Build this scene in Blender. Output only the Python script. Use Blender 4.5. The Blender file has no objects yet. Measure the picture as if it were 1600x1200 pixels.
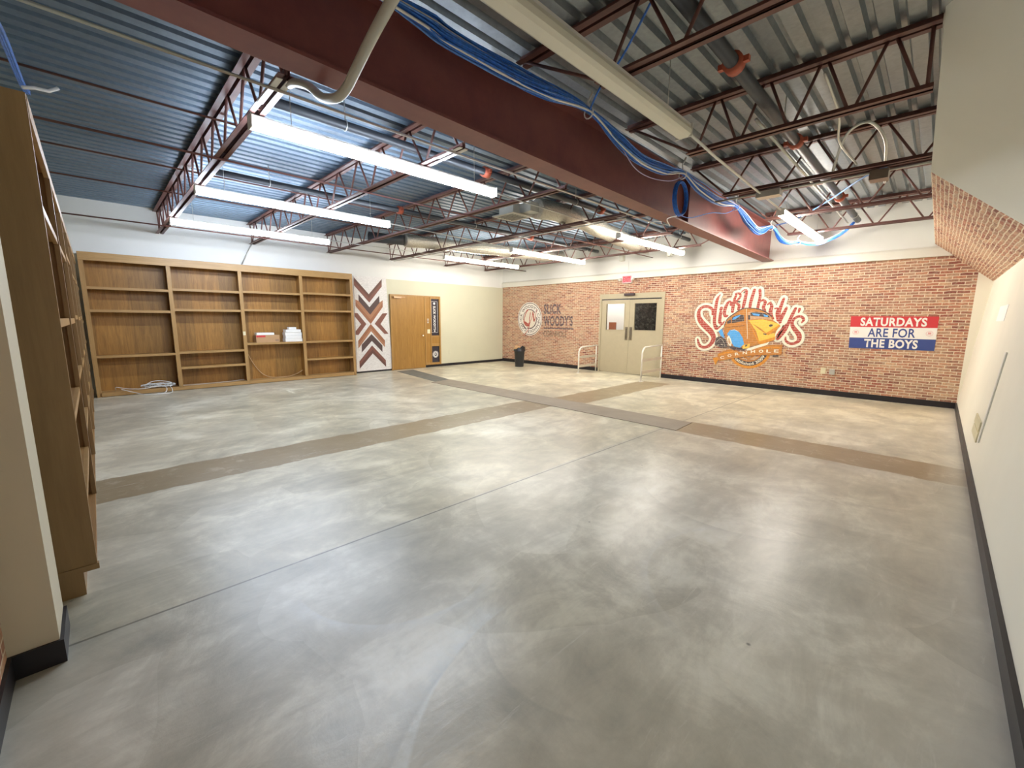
import bpy, bmesh, math, random
from mathutils import Vector, Matrix
random.seed(7)
C = bpy.context.scene.collection
S = bpy.context.scene
W = 10.926      # right wall
YF = -10.39     # wall behind the camera
DECK = 3.42
SCRIPT={'S': [(6.934,1.568,0.049),(6.927,1.668,0.064),(6.837,1.734,0.064),(6.716,1.736,0.065),(6.632,1.657,0.073),(6.63,1.525,0.095),(6.698,1.394,0.124),(6.815,1.278,0.13),(6.929,1.171,0.122),(6.995,1.05,0.099),(6.969,0.932,0.086),(6.89,0.841,0.072),(6.784,0.813,0.066),(6.693,0.861,0.066),(6.644,0.993,0.038)],'l': [(7.067,1.997,0.022),(7.013,1.894,0.063),(6.992,1.724,0.07),(6.984,1.553,0.071),(6.991,1.367,0.071),(7.035,1.253,0.063),(7.089,1.268,0.035),(7.177,1.369,0.028)],'i': [(7.11,1.61,0.07),(7.101,1.468,0.069),(7.108,1.383,0.07),(7.164,1.355,0.049),(7.2,1.412,0.028)],'idot': [(7.117,1.701,0.069),(7.105,1.673,0.069)],'c': [(7.305,1.775,0.054),(7.307,1.823,0.047),(7.254,1.831,0.054),(7.203,1.721,0.069),(7.186,1.595,0.069),(7.212,1.525,0.062),(7.257,1.538,0.041)],'k': [(7.404,1.999,0.04),(7.369,1.87,0.06),(7.354,1.732,0.067),(7.35,1.622,0.061)],'k2': [(7.39,2.006,0.04),(7.461,2.01,0.046),(7.486,1.941,0.046),(7.411,1.827,0.046),(7.475,1.758,0.059),(7.469,1.675,0.06)],'W1': [(7.486,2.016,0.02),(7.538,2.075,0.024),(7.596,2.059,0.052),(7.588,1.931,0.065),(7.573,1.81,0.065),(7.556,1.702,0.059)],'W2': [(7.749,2.072,0.057),(7.719,1.927,0.064),(7.698,1.807,0.065),(7.692,1.699,0.058)],'W3': [(7.853,2.067,0.057),(7.868,1.935,0.054),(7.856,1.816,0.057),(7.843,1.69,0.057)],'o1': [(7.88,1.816,0.025),(7.925,1.854,0.044),(7.976,1.813,0.056),(7.949,1.709,0.063),(7.979,1.642,0.057)],'o2': [(8.022,1.76,0.025),(8.06,1.792,0.044),(8.1,1.732,0.06),(8.087,1.615,0.074),(8.113,1.523,0.062),(8.147,1.471,0.043)],'d1': [(8.163,1.679,0.03),(8.215,1.678,0.037),(8.207,1.575,0.055),(8.241,1.445,0.061)],'d2': [(8.304,1.875,0.046),(8.275,1.768,0.061),(8.248,1.626,0.061),(8.237,1.497,0.074),(8.279,1.406,0.061)],'y1': [(8.366,1.689,0.048),(8.335,1.6,0.066),(8.294,1.497,0.073),(8.274,1.393,0.048)],'y2': [(8.526,1.68,0.047),(8.492,1.586,0.059),(8.453,1.471,0.059),(8.414,1.343,0.06),(8.374,1.226,0.061),(8.316,1.12,0.049),(8.27,1.053,0.031),(8.241,1.104,0.027),(8.281,1.198,0.027),(8.346,1.29,0.027),(8.395,1.368,0.024)],'ap': [(8.593,1.66,0.05),(8.583,1.598,0.03)],'s': [(8.655,1.396,0.031),(8.681,1.459,0.05),(8.634,1.512,0.05),(8.559,1.503,0.05),(8.5,1.44,0.053),(8.497,1.344,0.065),(8.561,1.243,0.083),(8.63,1.149,0.088),(8.635,1.041,0.071),(8.569,0.983,0.054),(8.487,0.977,0.054),(8.415,1.026,0.044),(8.403,1.097,0.029)]}
CAR=[('orange',[(7.203,1.308),(7.259,1.449),(7.38,1.567),(7.519,1.66),(7.625,1.687),(7.801,1.679),(7.977,1.62),(8.118,1.526),(8.15,1.443),(8.273,1.351),(8.215,1.174),(8.209,1.062),(7.967,0.938),(7.728,0.869),(7.623,0.844),(7.321,0.909),(7.225,1.148)]),('dark',[(7.349,1.488),(7.393,1.524),(7.491,1.557),(7.592,1.547),(7.602,1.421),(7.359,1.37)]),('blue',[(7.356,1.449),(7.394,1.508),(7.531,1.559),(7.495,1.512),(7.399,1.445)]),('dark',[(7.258,1.413),(7.33,1.453),(7.345,1.38),(7.267,1.345)]),('tan',[(7.663,1.608),(7.771,1.622),(7.978,1.598),(8.076,1.532),(8.133,1.448),(7.905,1.47),(7.68,1.446)]),('dark',[(7.711,1.6),(7.824,1.614),(7.997,1.583),(8.072,1.526),(8.088,1.493),(7.935,1.515),(7.718,1.527)]),('blue',[(7.739,1.588),(7.896,1.565),(7.886,1.527),(7.778,1.542)]),('blue',[(7.961,1.564),(8.054,1.534),(8.045,1.506),(7.977,1.517)]),('dark',[(7.672,1.546),(7.711,1.546),(7.719,1.45),(7.68,1.446)]),('deep_orange',[(8.221,1.103),(8.219,1.04),(7.952,0.922),(7.898,1.07),(7.928,0.998)]),('deep_orange',[(7.691,1.421),(7.928,0.998),(7.945,0.922),(7.872,1.05),(7.767,1.259)]),('yellow',[(7.704,1.422),(7.892,1.261),(8.06,1.142),(8.198,1.177),(8.222,1.1),(7.928,0.994),(7.859,1.203)]),('dark',[(7.995,1.168),(8.059,1.155),(8.053,1.132),(8.001,1.14)]),('deep_orange',[(8.28,1.355),(8.289,1.318),(8.09,1.129),(7.923,1.262),(8.049,1.179)]),('yellow',[(7.681,1.431),(7.957,1.455),(8.128,1.415),(8.28,1.355),(8.049,1.175),(7.921,1.277),(7.757,1.374)]),('dark',[(8.085,1.336),(8.116,1.359),(8.154,1.348),(8.153,1.322),(8.118,1.299),(8.091,1.31)]),('blue',[(7.091,1.189),(7.16,1.251),(7.208,1.127),(7.239,1.027),(7.149,1.089)]),('dark',[(7.032,0.886),(7.049,1.041),(7.144,1.081),(7.265,1.004),(7.317,0.838),(7.174,0.817)]),('dark',[(7.277,0.857),(7.474,0.866),(7.668,0.837),(7.664,0.783),(7.442,0.799)]),('blue',[(7.28,1.129),(7.333,1.22),(7.425,1.24),(7.522,1.185),(7.605,1.06),(7.645,0.924),(7.568,0.841),(7.446,0.865),(7.352,0.991)]),('cream',[(7.283,1.049),(7.32,1.106),(7.364,1.032),(7.397,0.943),(7.372,0.857),(7.315,0.925)]),('tan',[(7.311,1.03),(7.332,1.05),(7.371,0.942),(7.355,0.901),(7.321,0.95)]),('yellow',[(7.618,0.903),(7.762,0.939),(7.758,0.851),(7.621,0.82)]),('dark',[(7.668,0.909),(7.71,0.919),(7.706,0.878),(7.664,0.87)]),('cream',[(7.696,0.824),(7.951,0.928),(8.124,0.987),(8.079,0.924),(7.839,0.812),(7.718,0.786)])]
CARLINES=[('dark',[(7.207,1.308,0.016),(7.258,1.459,0.017),(7.389,1.577,0.019),(7.519,1.667,0.018),(7.61,1.693,0.019),(7.818,1.682,0.018),(7.994,1.616,0.021),(8.119,1.517,0.017)]),('dark',[(7.226,1.268,0.005),(7.439,1.302,0.006),(7.619,1.324,0.006)]),('dark',[(7.058,0.928,0.012),(7.164,0.953,0.011),(7.244,0.906,0.012)]),('cream',[(7.629,1.677,0.009),(7.657,1.431,0.009),(7.69,1.16,0.01),(7.696,1.043,0.009)]),('cream',[(7.07,0.949,0.006),(7.148,1.024,0.005),(7.221,0.956,0.006),(7.258,0.856,0.006)]),('cream',[(7.092,0.868,0.01),(7.121,0.88,0.01)]),('cream',[(7.168,0.902,0.01),(7.208,0.884,0.01)]),('cream',[(7.362,1.211,0.007),(7.426,1.226,0.01),(7.503,1.195,0.007)])]
BANNER=[('deep_orange',[(7.013,0.578),(7.121,0.61),(7.153,0.587),(7.087,0.416),(7.057,0.491)]),('tan',[(8.38,0.861),(8.467,0.877),(8.421,0.789),(8.501,0.662),(8.386,0.735)]),('dark',[(8.205,0.724),(8.311,0.73),(8.31,0.69),(8.214,0.683)]),('orange',[(7.109,0.68),(7.242,0.757),(7.38,0.796),(7.45,0.781),(7.59,0.746),(7.765,0.787),(7.911,0.855),(8.064,0.915),(8.197,0.937),(8.362,0.944),(8.366,0.74),(8.185,0.722),(7.924,0.7),(7.709,0.662),(7.465,0.602),(7.293,0.559),(7.158,0.524),(7.122,0.598)]),('deep_orange',[(7.128,0.668),(7.279,0.728),(7.418,0.755),(7.545,0.747),(7.397,0.726),(7.282,0.697),(7.137,0.635)]),('deep_orange',[(7.975,0.858),(8.118,0.895),(8.321,0.899),(8.324,0.87),(8.121,0.865),(7.987,0.835)])]
BLET=[('C',7.22,0.604,0.054,0.2),('O',7.37,0.658,0.053,0.2),('R',7.52,0.703,0.052,0.15),('N',7.675,0.74,0.051,0.1),('H',7.832,0.772,0.05,0.1),('O',7.986,0.79,0.05,0.05),('L',8.126,0.8,0.048,0),('E',8.266,0.809,0.047,0)]
RING=(7.748,0.828,0.85)
RINGV=[(7.596,0.679),(7.76,0.58),(7.892,0.698),(7.847,0.713),(7.757,0.622),(7.639,0.694)]
FLAG=[(9.412,1.518),(10.567,1.512),(10.572,0.94),(9.435,0.937)]
CHEV=[('red',[(-5.211,2.447),(-4.83,2.047),(-4.45,2.458),(-4.458,2.265),(-4.826,1.833),(-5.216,2.251)]),('brown',[(-5.211,2.447),(-4.83,2.047),(-4.45,2.458),(-4.453,2.383),(-4.829,1.954),(-5.212,2.364)]),('dark',[(-5.111,2.034),(-4.827,1.714),(-4.543,2.018),(-4.537,1.843),(-4.817,1.52),(-5.114,1.865)]),('tan',[(-5.199,1.898),(-5.117,1.865),(-4.817,1.52),(-4.537,1.843),(-4.446,1.907),(-4.453,1.729),(-4.812,1.278),(-5.202,1.734)]),('orange',[(-5.199,1.838),(-4.815,1.39),(-4.449,1.838),(-4.453,1.729),(-4.812,1.278),(-5.202,1.734)]),('red',[(-5.236,1.558),(-5.16,1.555),(-4.935,1.278),(-5.163,0.995),(-5.232,1.001),(-5.23,1.094),(-5.076,1.273),(-5.236,1.471)]),('dark',[(-5.236,1.515),(-5.203,1.515),(-5.014,1.275),(-5.206,1.05),(-5.23,1.094),(-5.076,1.273),(-5.236,1.471)]),('red',[(-4.32,1.568),(-4.461,1.561),(-4.699,1.285),(-4.428,1.011),(-4.311,1.014),(-4.534,1.277)]),('dark',[(-4.32,1.568),(-4.376,1.565),(-4.617,1.28),(-4.363,1.013),(-4.311,1.014),(-4.534,1.277)]),('tan',[(-4.812,1.278),(-4.427,0.837),(-4.435,0.655),(-4.811,1.089),(-5.18,0.647),(-5.175,0.846)]),('orange',[(-4.812,1.278),(-4.427,0.837),(-4.431,0.733),(-4.812,1.169),(-5.178,0.747),(-5.175,0.846)]),('dark',[(-5.084,0.743),(-4.803,1.013),(-4.503,0.702),(-4.511,0.527),(-4.801,0.835),(-5.095,0.538)]),('red',[(-5.171,0.308),(-4.801,0.713),(-4.421,0.299),(-4.42,0.114),(-4.789,0.502),(-5.168,0.118)]),('brown',[(-5.168,0.206),(-4.795,0.6),(-4.42,0.199),(-4.42,0.114),(-4.789,0.502),(-5.168,0.118)])]
CHEVP=[(-5.219,2.489),(-4.328,2.507),(-4.223,0.046),(-5.242,0.043)]


# ---------------------------------------------------------------- materials
def newmat(name):
    m = bpy.data.materials.new(name); m.use_nodes = True
    nt = m.node_tree; nt.nodes.clear()
    o = nt.nodes.new('ShaderNodeOutputMaterial'); b = nt.nodes.new('ShaderNodeBsdfPrincipled')
    nt.links.new(b.outputs[0], o.inputs[0])
    return m, nt, b
def N(nt, t, **kw):
    n = nt.nodes.new(t)
    for k, v in kw.items():
        if k.startswith('i_'):
            n.inputs[k[2:].replace('_', ' ')].default_value = v
        else: setattr(n, k, v)
    return n
def L(nt, a, b): nt.links.new(a, b)
def pos(nt, scale=(1, 1, 1)):
    g = N(nt, 'ShaderNodeNewGeometry'); m = N(nt, 'ShaderNodeMapping'); m.inputs['Scale'].default_value = scale
    L(nt, g.outputs['Position'], m.inputs['Vector']); return m.outputs[0]
def noise(nt, vec, scale, detail=4, rough=.55, dist=0):
    n = N(nt, 'ShaderNodeTexNoise'); n.inputs['Scale'].default_value = scale; n.inputs['Detail'].default_value = detail
    n.inputs['Roughness'].default_value = rough; n.inputs['Distortion'].default_value = dist
    L(nt, vec, n.inputs['Vector']); return n.outputs['Fac']
def ramp(nt, fac, stops):
    r = N(nt, 'ShaderNodeValToRGB'); e = r.color_ramp.elements
    while len(e) < len(stops): e.new(.5)
    for i, (p, c) in enumerate(stops):
        e[i].position = p; e[i].color = (*c, 1) if len(c) == 3 else c
    L(nt, fac, r.inputs[0]); return r.outputs[0]
def mixc(nt, fac, a, b, mode='MIX'):
    m = N(nt, 'ShaderNodeMix', data_type='RGBA', blend_type=mode)
    for s, v in ((0, fac), (6, a), (7, b)):
        if hasattr(v, 'links') or hasattr(v, 'is_linked'): L(nt, v, m.inputs[s])
        else: m.inputs[s].default_value = v if s == 0 else (*v, 1)
    return m.outputs[2]
def mth(nt, op, a, b=None, clamp=False):
    m = N(nt, 'ShaderNodeMath', operation=op); m.use_clamp = clamp
    for i, v in enumerate((a, b)):
        if v is None: continue
        if hasattr(v, 'is_linked'): L(nt, v, m.inputs[i])
        else: m.inputs[i].default_value = v
    return m.outputs[0]
def bump(nt, b, h, strength=.2, dist=.01):
    n = N(nt, 'ShaderNodeBump'); n.inputs['Strength'].default_value = strength; n.inputs['Distance'].default_value = dist
    L(nt, h, n.inputs['Height']); L(nt, n.outputs[0], b.inputs['Normal'])
MATS = {}
def plain(name, col, rough=.5, metal=0, var=.06, scale=8):
    if name in MATS: return MATS[name]
    m, nt, b = newmat(name)
    v = noise(nt, pos(nt), scale)
    c = ramp(nt, v, [(.3, tuple(x * (1 - var) for x in col)), (.7, tuple(min(1, x * (1 + var)) for x in col))])
    L(nt, c, b.inputs['Base Color']); b.inputs['Roughness'].default_value = rough; b.inputs['Metallic'].default_value = metal
    MATS[name] = m; return m
def emit(name, col, st, base=(.9, .9, .9)):
    if name in MATS: return MATS[name]
    m, nt, b = newmat(name)
    b.inputs['Base Color'].default_value = (*base, 1)
    b.inputs['Emission Color'].default_value = (*col, 1); b.inputs['Emission Strength'].default_value = st
    MATS[name] = m; return m
def wood(name, c1, c2, axis='z', rough=.42, panel=0, gloss=0):
    if name in MATS: return MATS[name]
    m, nt, b = newmat(name)
    sc = {'z': (9, 9, .8), 'x': (.8, 9, 9), 'y': (9, .8, 9)}[axis]
    p = pos(nt, sc)
    a = noise(nt, p, 1.6, 6, .6, 1.5); f = noise(nt, pos(nt, tuple(s * 6 for s in sc)), 2.2, 3)
    v = mth(nt, 'ADD', mth(nt, 'MULTIPLY', a, .75), mth(nt, 'MULTIPLY', f, .25))
    c = ramp(nt, v, [(.32, c1), (.68, c2)])
    if panel:
        # veneer sheets: each sheet has its own tone
        g = N(nt, 'ShaderNodeNewGeometry'); sp = N(nt, 'ShaderNodeSeparateXYZ'); L(nt, g.outputs['Position'], sp.inputs[0])
        wn = N(nt, 'ShaderNodeTexWhiteNoise', noise_dimensions='1D')
        L(nt, mth(nt, 'FLOOR', mth(nt, 'MULTIPLY', sp.outputs['Y'], panel)), wn.inputs['W'])
        c = mixc(nt, 1.0, c, ramp(nt, wn.outputs['Value'], [(0, (.78, .78, .78)), (1, (1.12, 1.08, 1.0))]), 'MULTIPLY')
    L(nt, c, b.inputs['Base Color']); b.inputs['Roughness'].default_value = rough
    bump(nt, b, f, .08, .003)
    MATS[name] = m; return m

def brick_nodes(nt, horiz='X', vert='Z', row=.047):
    """returns (brick colour, mortar fac)"""
    g = N(nt, 'ShaderNodeNewGeometry'); sp = N(nt, 'ShaderNodeSeparateXYZ'); L(nt, g.outputs['Position'], sp.inputs[0])
    cb = N(nt, 'ShaderNodeCombineXYZ'); 
    wob = noise(nt, g.outputs['Position'], 6, 3); wob = mth(nt, 'MULTIPLY', mth(nt, 'SUBTRACT', wob, .5), .03)
    L(nt, mth(nt, 'ADD', sp.outputs[horiz], wob), cb.inputs[0]); L(nt, mth(nt, 'ADD', sp.outputs[vert], wob), cb.inputs[1])
    br = N(nt, 'ShaderNodeTexBrick'); L(nt, cb.outputs[0], br.inputs['Vector'])
    br.inputs['Scale'].default_value = 1; br.inputs['Brick Width'].default_value = .15; br.inputs['Row Height'].default_value = row
    br.inputs['Mortar Size'].default_value = .0062 if row > .04 else .005; br.inputs['Mortar Smooth'].default_value = .5; br.inputs['Bias'].default_value = 0
    br.inputs['Color1'].default_value = (0, 0, 0, 1); br.inputs['Color2'].default_value = (1, 1, 1, 1); br.inputs['Mortar'].default_value = (.5, .5, .5, 1)
    return br, g
def brickmat(name, horiz='X', vert='Z', row=.047):
    m, nt, b = newmat(name)
    br, g = brick_nodes(nt, horiz, vert, row)
    c = ramp(nt, br.outputs['Color'], [(0, (.20, .05, .03)), (.25, (.33, .09, .045)), (.5, (.46, .18, .085)), (.75, (.29, .14, .085)), (1, (.56, .32, .17))])
    big = noise(nt, g.outputs['Position'], 1.1, 4)
    c = mixc(nt, ramp(nt, big, [(.42, (0, 0, 0)), (.70, (.55, .55, .55))]), c, (.52, .33, .19))
    fine = noise(nt, g.outputs['Position'], 30, 3)
    c = mixc(nt, .5, c, ramp(nt, fine, [(.3, (.35, .35, .35)), (.7, (.95, .9, .85))]), 'OVERLAY')
    c = mixc(nt, br.outputs['Fac'], c, (.78, .66, .47))
    sm = noise(nt, g.outputs['Position'], 14, 3)     # mortar smeared over brick faces
    c = mixc(nt, ramp(nt, sm, [(.54, (0, 0, 0)), (.72, (.6, .6, .6))]), c, (.68, .52, .35))
    hs = N(nt, 'ShaderNodeHueSaturation'); hs.inputs['Saturation'].default_value = .88; hs.inputs['Value'].default_value = .95; L(nt, c, hs.inputs['Color'])
    L(nt, hs.outputs[0], b.inputs['Base Color']); b.inputs['Roughness'].default_value = .8
    inv = mth(nt, 'SUBTRACT', 1.0, br.outputs['Fac'])
    bump(nt, b, inv, .5, .006)
    return m
M_brick = brickmat('brick_back'); M_brick_soffit = brickmat('brick_soffit', 'Y', 'X', .031)

def painted(name, col, rough=.55):
    if name in MATS: return MATS[name]
    m, nt, b = newmat(name)
    p = pos(nt)
    v = noise(nt, p, 1.3, 4); c = ramp(nt, v, [(.3, tuple(x * .95 for x in col)), (.7, col)])
    L(nt, c, b.inputs['Base Color']); b.inputs['Roughness'].default_value = rough
    bump(nt, b, noise(nt, p, 90, 3), .08, .002)
    MATS[name] = m; return m
M_white = painted('paint_white', (.80, .80, .77)); M_cream = painted('paint_cream', (.63, .62, .475)); M_rwall = painted('paint_warm_white', (.84, .80, .67))
M_black = plain('black_rubber', (.016, .014, .018), .45)
M_trim = painted('trim_cream', (.78, .76, .68), .4)
M_door = plain('door_greige', (.49, .43, .30), .4, var=.03)
M_maroon = None

def m_floor():
    m, nt, b = newmat('concrete_floor')
    g = N(nt, 'ShaderNodeNewGeometry'); P = g.outputs['Position']
    sp = N(nt, 'ShaderNodeSeparateXYZ'); L(nt, P, sp.inputs[0]); X, Y = sp.outputs['X'], sp.outputs['Y']
    n1 = noise(nt, P, .6, 6, .65, .8); n2 = noise(nt, P, 2.0, 8, .66, .5); n3 = noise(nt, pos(nt, (1, .35, 1)), 6, 6, .7, .6)
    v = mth(nt, 'ADD', mth(nt, 'MULTIPLY', n1, .4), mth(nt, 'ADD', mth(nt, 'MULTIPLY', n2, .38), mth(nt, 'MULTIPLY', n3, .22)))
    c = ramp(nt, v, [(.37, (.29, .28, .24)), (.45, (.39, .375, .31)), (.51, (.47, .45, .375)), (.57, (.60, .58, .49)), (.64, (.70, .68, .60))])
    # trowel swirls
    wv = N(nt, 'ShaderNodeTexVoronoi', feature='F1'); wv.inputs['Scale'].default_value = 1.25
    mp = N(nt, 'ShaderNodeVectorMath', operation='ADD'); L(nt, P, mp.inputs[0])
    nv = N(nt, 'ShaderNodeTexNoise'); nv.inputs['Scale'].default_value = 1.0; nv.inputs['Detail'].default_value = 1.5; nv.inputs['Roughness'].default_value = .4; L(nt, P, nv.inputs['Vector']); L(nt, nv.outputs['Color'], mp.inputs[1])
    L(nt, mp.outputs[0], wv.inputs['Vector'])
    bwn = N(nt, 'ShaderNodeRGBToBW'); L(nt, wv.outputs['Color'], bwn.inputs[0]); c = mixc(nt, .34, c, ramp(nt, bwn.outputs[0], [(.2, (.3, .3, .3)), (.8, (.7, .7, .7))]), 'SOFT_LIGHT')
    spd = N(nt, 'ShaderNodeHueSaturation'); spd.inputs['Saturation'].default_value = 1.15; L(nt, c, spd.inputs['Color']); c = spd.outputs[0]
    # arcs left by the power trowel
    def swirl(cx, cy, r, w, x0, x1, y0, y1, col, k):
        nonlocal c
        dx = mth(nt, 'SUBTRACT', X, cx); dy = mth(nt, 'SUBTRACT', Y, cy)
        d = mth(nt, 'SQRT', mth(nt, 'ADD', mth(nt, 'MULTIPLY', dx, dx), mth(nt, 'MULTIPLY', dy, dy)))
        e = mth(nt, 'SUBTRACT', d, r)
        a = N(nt, 'ShaderNodeMapRange'); a.inputs[1].default_value = 0; a.inputs[2].default_value = .012; L(nt, e, a.inputs[0])
        b2 = N(nt, 'ShaderNodeMapRange'); b2.inputs[1].default_value = .0; b2.inputs[2].default_value = w; b2.inputs[3].default_value = 1; b2.inputs[4].default_value = 0; L(nt, e, b2.inputs[0])
        f = mth(nt, 'MULTIPLY', a.outputs[0], b2.outputs[0])
        for (ax, lo, hi) in ((X, x0, x1), (Y, y0, y1)):
            g1 = N(nt, 'ShaderNodeMapRange'); g1.inputs[1].default_value = lo; g1.inputs[2].default_value = lo + .12; L(nt, ax, g1.inputs[0])
            g2 = N(nt, 'ShaderNodeMapRange'); g2.inputs[1].default_value = hi - .12; g2.inputs[2].default_value = hi; g2.inputs[3].default_value = 1; g2.inputs[4].default_value = 0; L(nt, ax, g2.inputs[0])
            f = mth(nt, 'MULTIPLY', f, mth(nt, 'MULTIPLY', g1.outputs[0], g2.outputs[0]))
        f = mth(nt, 'MULTIPLY', f, ramp(nt, noise(nt, P, 9, 5, .7), [(.3, (.2, .2, .2)), (.6, (1, 1, 1))]))
        c = mixc(nt, mth(nt, 'MULTIPLY', f, k), c, col)
    swirl(8.48, -8.86, .55, .10, 8.4, 9.4, -9.6, -8.6, (.56, .57, .53), .6)
    swirl(10.24, -8.72, 1.0, .16, 9.0, 9.9, -9.9, -8.7, (.60, .63, .60), .75)
    swirl(10.49, -8.75, 1.22, .07, 9.2, 9.9, -9.9, -8.9, (.20, .21, .19), .45)
    swirl(9.59, -8.53, .47, .12, 9.1, 9.9, -9.2, -8.8, (.22, .23, .20), .4)
    swirl(7.6, -7.0, .9, .08, 6.8, 8.0, -8.1, -7.2, (.60, .59, .52), .5)
    swirl(9.6, -6.3, .8, .10, 8.9, 10.2, -7.3, -6.5, (.24, .23, .19), .4)
    swirl(10.2, -7.6, .7, .10, 9.4, 10.0, -8.3, -7.1, (.58, .57, .52), .45)
    # the near right slab was poured darker than the rest
    rsl = N(nt, 'ShaderNodeMapRange'); rsl.inputs[1].default_value = 8.085; rsl.inputs[2].default_value = 8.11; L(nt, X, rsl.inputs[0])
    fsl = mth(nt, 'LESS_THAN', Y, -4.78)
    c = mixc(nt, mth(nt, 'MULTIPLY', rsl.outputs[0], fsl), mixc(nt, 1.0, c, (1.22, 1.21, 1.20), 'MULTIPLY'), mixc(nt, 1.0, c, (1.14, 1.16, 1.22), 'MULTIPLY'))
    # warm, ochre cast of the slab towards the far rooms
    warm = noise(nt, P, .33, 3)
    c = mixc(nt, ramp(nt, warm, [(.4, (0, 0, 0)), (.62, (.55, .55, .55))]), c, (1.0, .95, .82), 'MULTIPLY')
    ed = mth(nt, 'MULTIPLY', mth(nt, 'SUBTRACT', noise(nt, P, 4, 5), .5), .13)
    def band(axis, lo, hi, soft=.015, wob=1.0):
        a = mth(nt, 'ADD', axis, mth(nt, 'MULTIPLY', ed, wob))
        r1 = N(nt, 'ShaderNodeMapRange'); r1.inputs[1].default_value = lo; r1.inputs[2].default_value = lo + soft; L(nt, a, r1.inputs[0])
        r2 = N(nt, 'ShaderNodeMapRange'); r2.inputs[1].default_value = hi; r2.inputs[2].default_value = hi + soft; r2.inputs[3].default_value = 1; r2.inputs[4].default_value = 0; L(nt, a, r2.inputs[0])
        return mth(nt, 'MULTIPLY', r1.outputs[0], r2.outputs[0])
    st = mth(nt, 'MULTIPLY', band(Y, -4.80, -4.15), band(X, 8.25, 11.2))
    st2 = mth(nt, 'MULTIPLY', band(X, 5.58, 6.22), band(Y, -10.2, -4.7))
    st2b = mth(nt, 'MULTIPLY', band(X, 5.75, 6.45), band(Y, -4.2, -.9))
    stn = mth(nt, 'MAXIMUM', st, mth(nt, 'MAXIMUM', st2, st2b))
    stn = mth(nt, 'MULTIPLY', stn, ramp(nt, noise(nt, P, 5, 5, .7), [(.25, (.35, .35, .35)), (.45, (.9, .9, .9))]))
    c = mixc(nt, stn, c, mixc(nt, n2, (.22, .165, .085), (.33, .255, .15)))
    # saw joints
    j = mth(nt, 'ABSOLUTE', mth(nt, 'SUBTRACT', mth(nt, 'ADD', X, mth(nt, 'MULTIPLY', mth(nt, 'ADD', Y, 10), -.012)), 8.095))
    jl = N(nt, 'ShaderNodeMapRange'); jl.inputs[1].default_value = .004; jl.inputs[2].default_value = .009; jl.inputs[3].default_value = .75; jl.inputs[4].default_value = 0; L(nt, j, jl.inputs[0])
    c = mixc(nt, jl.outputs[0], c, (.10, .09, .07))
    # dark specks and light scuffs
    vo = N(nt, 'ShaderNodeTexVoronoi'); vo.inputs['Scale'].default_value = 2.6; L(nt, P, vo.inputs['Vector'])
    c = mixc(nt, ramp(nt, vo.outputs['Distance'], [(.012, (.7, .7, .7)), (.03, (0, 0, 0))]), c, (.06, .055, .05))
    sc = noise(nt, pos(nt, (3, .35, 1)), 5, 8, .75, 1.0)
    c = mixc(nt, ramp(nt, sc, [(.60, (0, 0, 0)), (.74, (.7, .7, .7))]), c, (.70, .68, .60))
    wall_glare = N(nt, 'ShaderNodeMapRange'); wall_glare.inputs[1].default_value = 10.62; wall_glare.inputs[2].default_value = 10.93; wall_glare.inputs[4].default_value = .45; L(nt, mth(nt, 'ADD', X, mth(nt, 'MULTIPLY', ed, 1.5)), wall_glare.inputs[0])  # glare off the right wall, painted into the floor colour as a pale band
    c = mixc(nt, wall_glare.outputs[0], c, (.60, .59, .55))
    L(nt, c, b.inputs['Base Color'])
    rg = ramp(nt, n2, [(.3, (.24, .24, .24)), (.7, (.38, .38, .38))])
    b.inputs['Roughness'].default_value = .30; b.inputs['Specular IOR Level'].default_value = .55
    bump(nt, b, mth(nt, 'ADD', n2, mth(nt, 'MULTIPLY', n3, .5)), .16, .02)
    return m
def m_deck():
    m, nt, b = newmat('galvanised_deck')
    n1 = noise(nt, pos(nt, (1, .3, 1)), 1.5, 6, .6); n2 = noise(nt, pos(nt), 25, 3)
    c = ramp(nt, n1, [(.3, (.23, .27, .30)), (.7, (.38, .41, .42))])
    gx = N(nt, 'ShaderNodeSeparateXYZ'); gg = N(nt, 'ShaderNodeNewGeometry'); L(nt, gg.outputs['Position'], gx.inputs[0])
    c = mixc(nt, mth(nt, 'LESS_THAN', gx.outputs['X'], 7.95), c, ramp(nt, n1, [(.3, (.12, .18, .25)), (.7, (.18, .25, .335))]))  # bluish camera cast left of the beam, put into the deck colour
    c = mixc(nt, .25, c, ramp(nt, n2, [(.3, (.3, .3, .3)), (.7, (.7, .7, .7))]), 'OVERLAY')
    L(nt, c, b.inputs['Base Color']); b.inputs['Metallic'].default_value = .55; b.inputs['Roughness'].default_value = .42
    return m
def m_steel(name, c1, c2, rough=.5):
    m, nt, b = newmat(name)
    n1 = noise(nt, pos(nt), 3, 6, .7)
    L(nt, ramp(nt, n1, [(.35, c1), (.65, c2)]), b.inputs['Base Color']); b.inputs['Roughness'].default_value = rough
    return m
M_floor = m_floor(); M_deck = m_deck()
M_beam = m_steel('red_primer_beam', (.19, .060, .062), (.25, .085, .075), .42)
M_joist = m_steel('red_primer_joist', (.11, .045, .04), (.17, .07, .055), .5)
M_pipe = plain('sprinkler_pipe', (.07, .075, .085), .4, .3)
M_coupling = plain('coupling_red', (.45, .10, .05), .5)
M_cond = plain('galv_conduit', (.62, .62, .58), .35, .6)
M_whitemetal = plain('white_metal', (.78, .77, .72), .4)
M_grey = plain('pvc_grey', (.50, .50, .44), .45)
M_blue = plain('blue_cable', (.02, .15, .60), .45, var=.3, scale=40)
M_bluelt = plain('blue_cable_light', (.12, .30, .75), .4, var=.2, scale=40)
M_whitecab = plain('white_cable', (.80, .80, .78), .4)
M_foil = None
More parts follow.
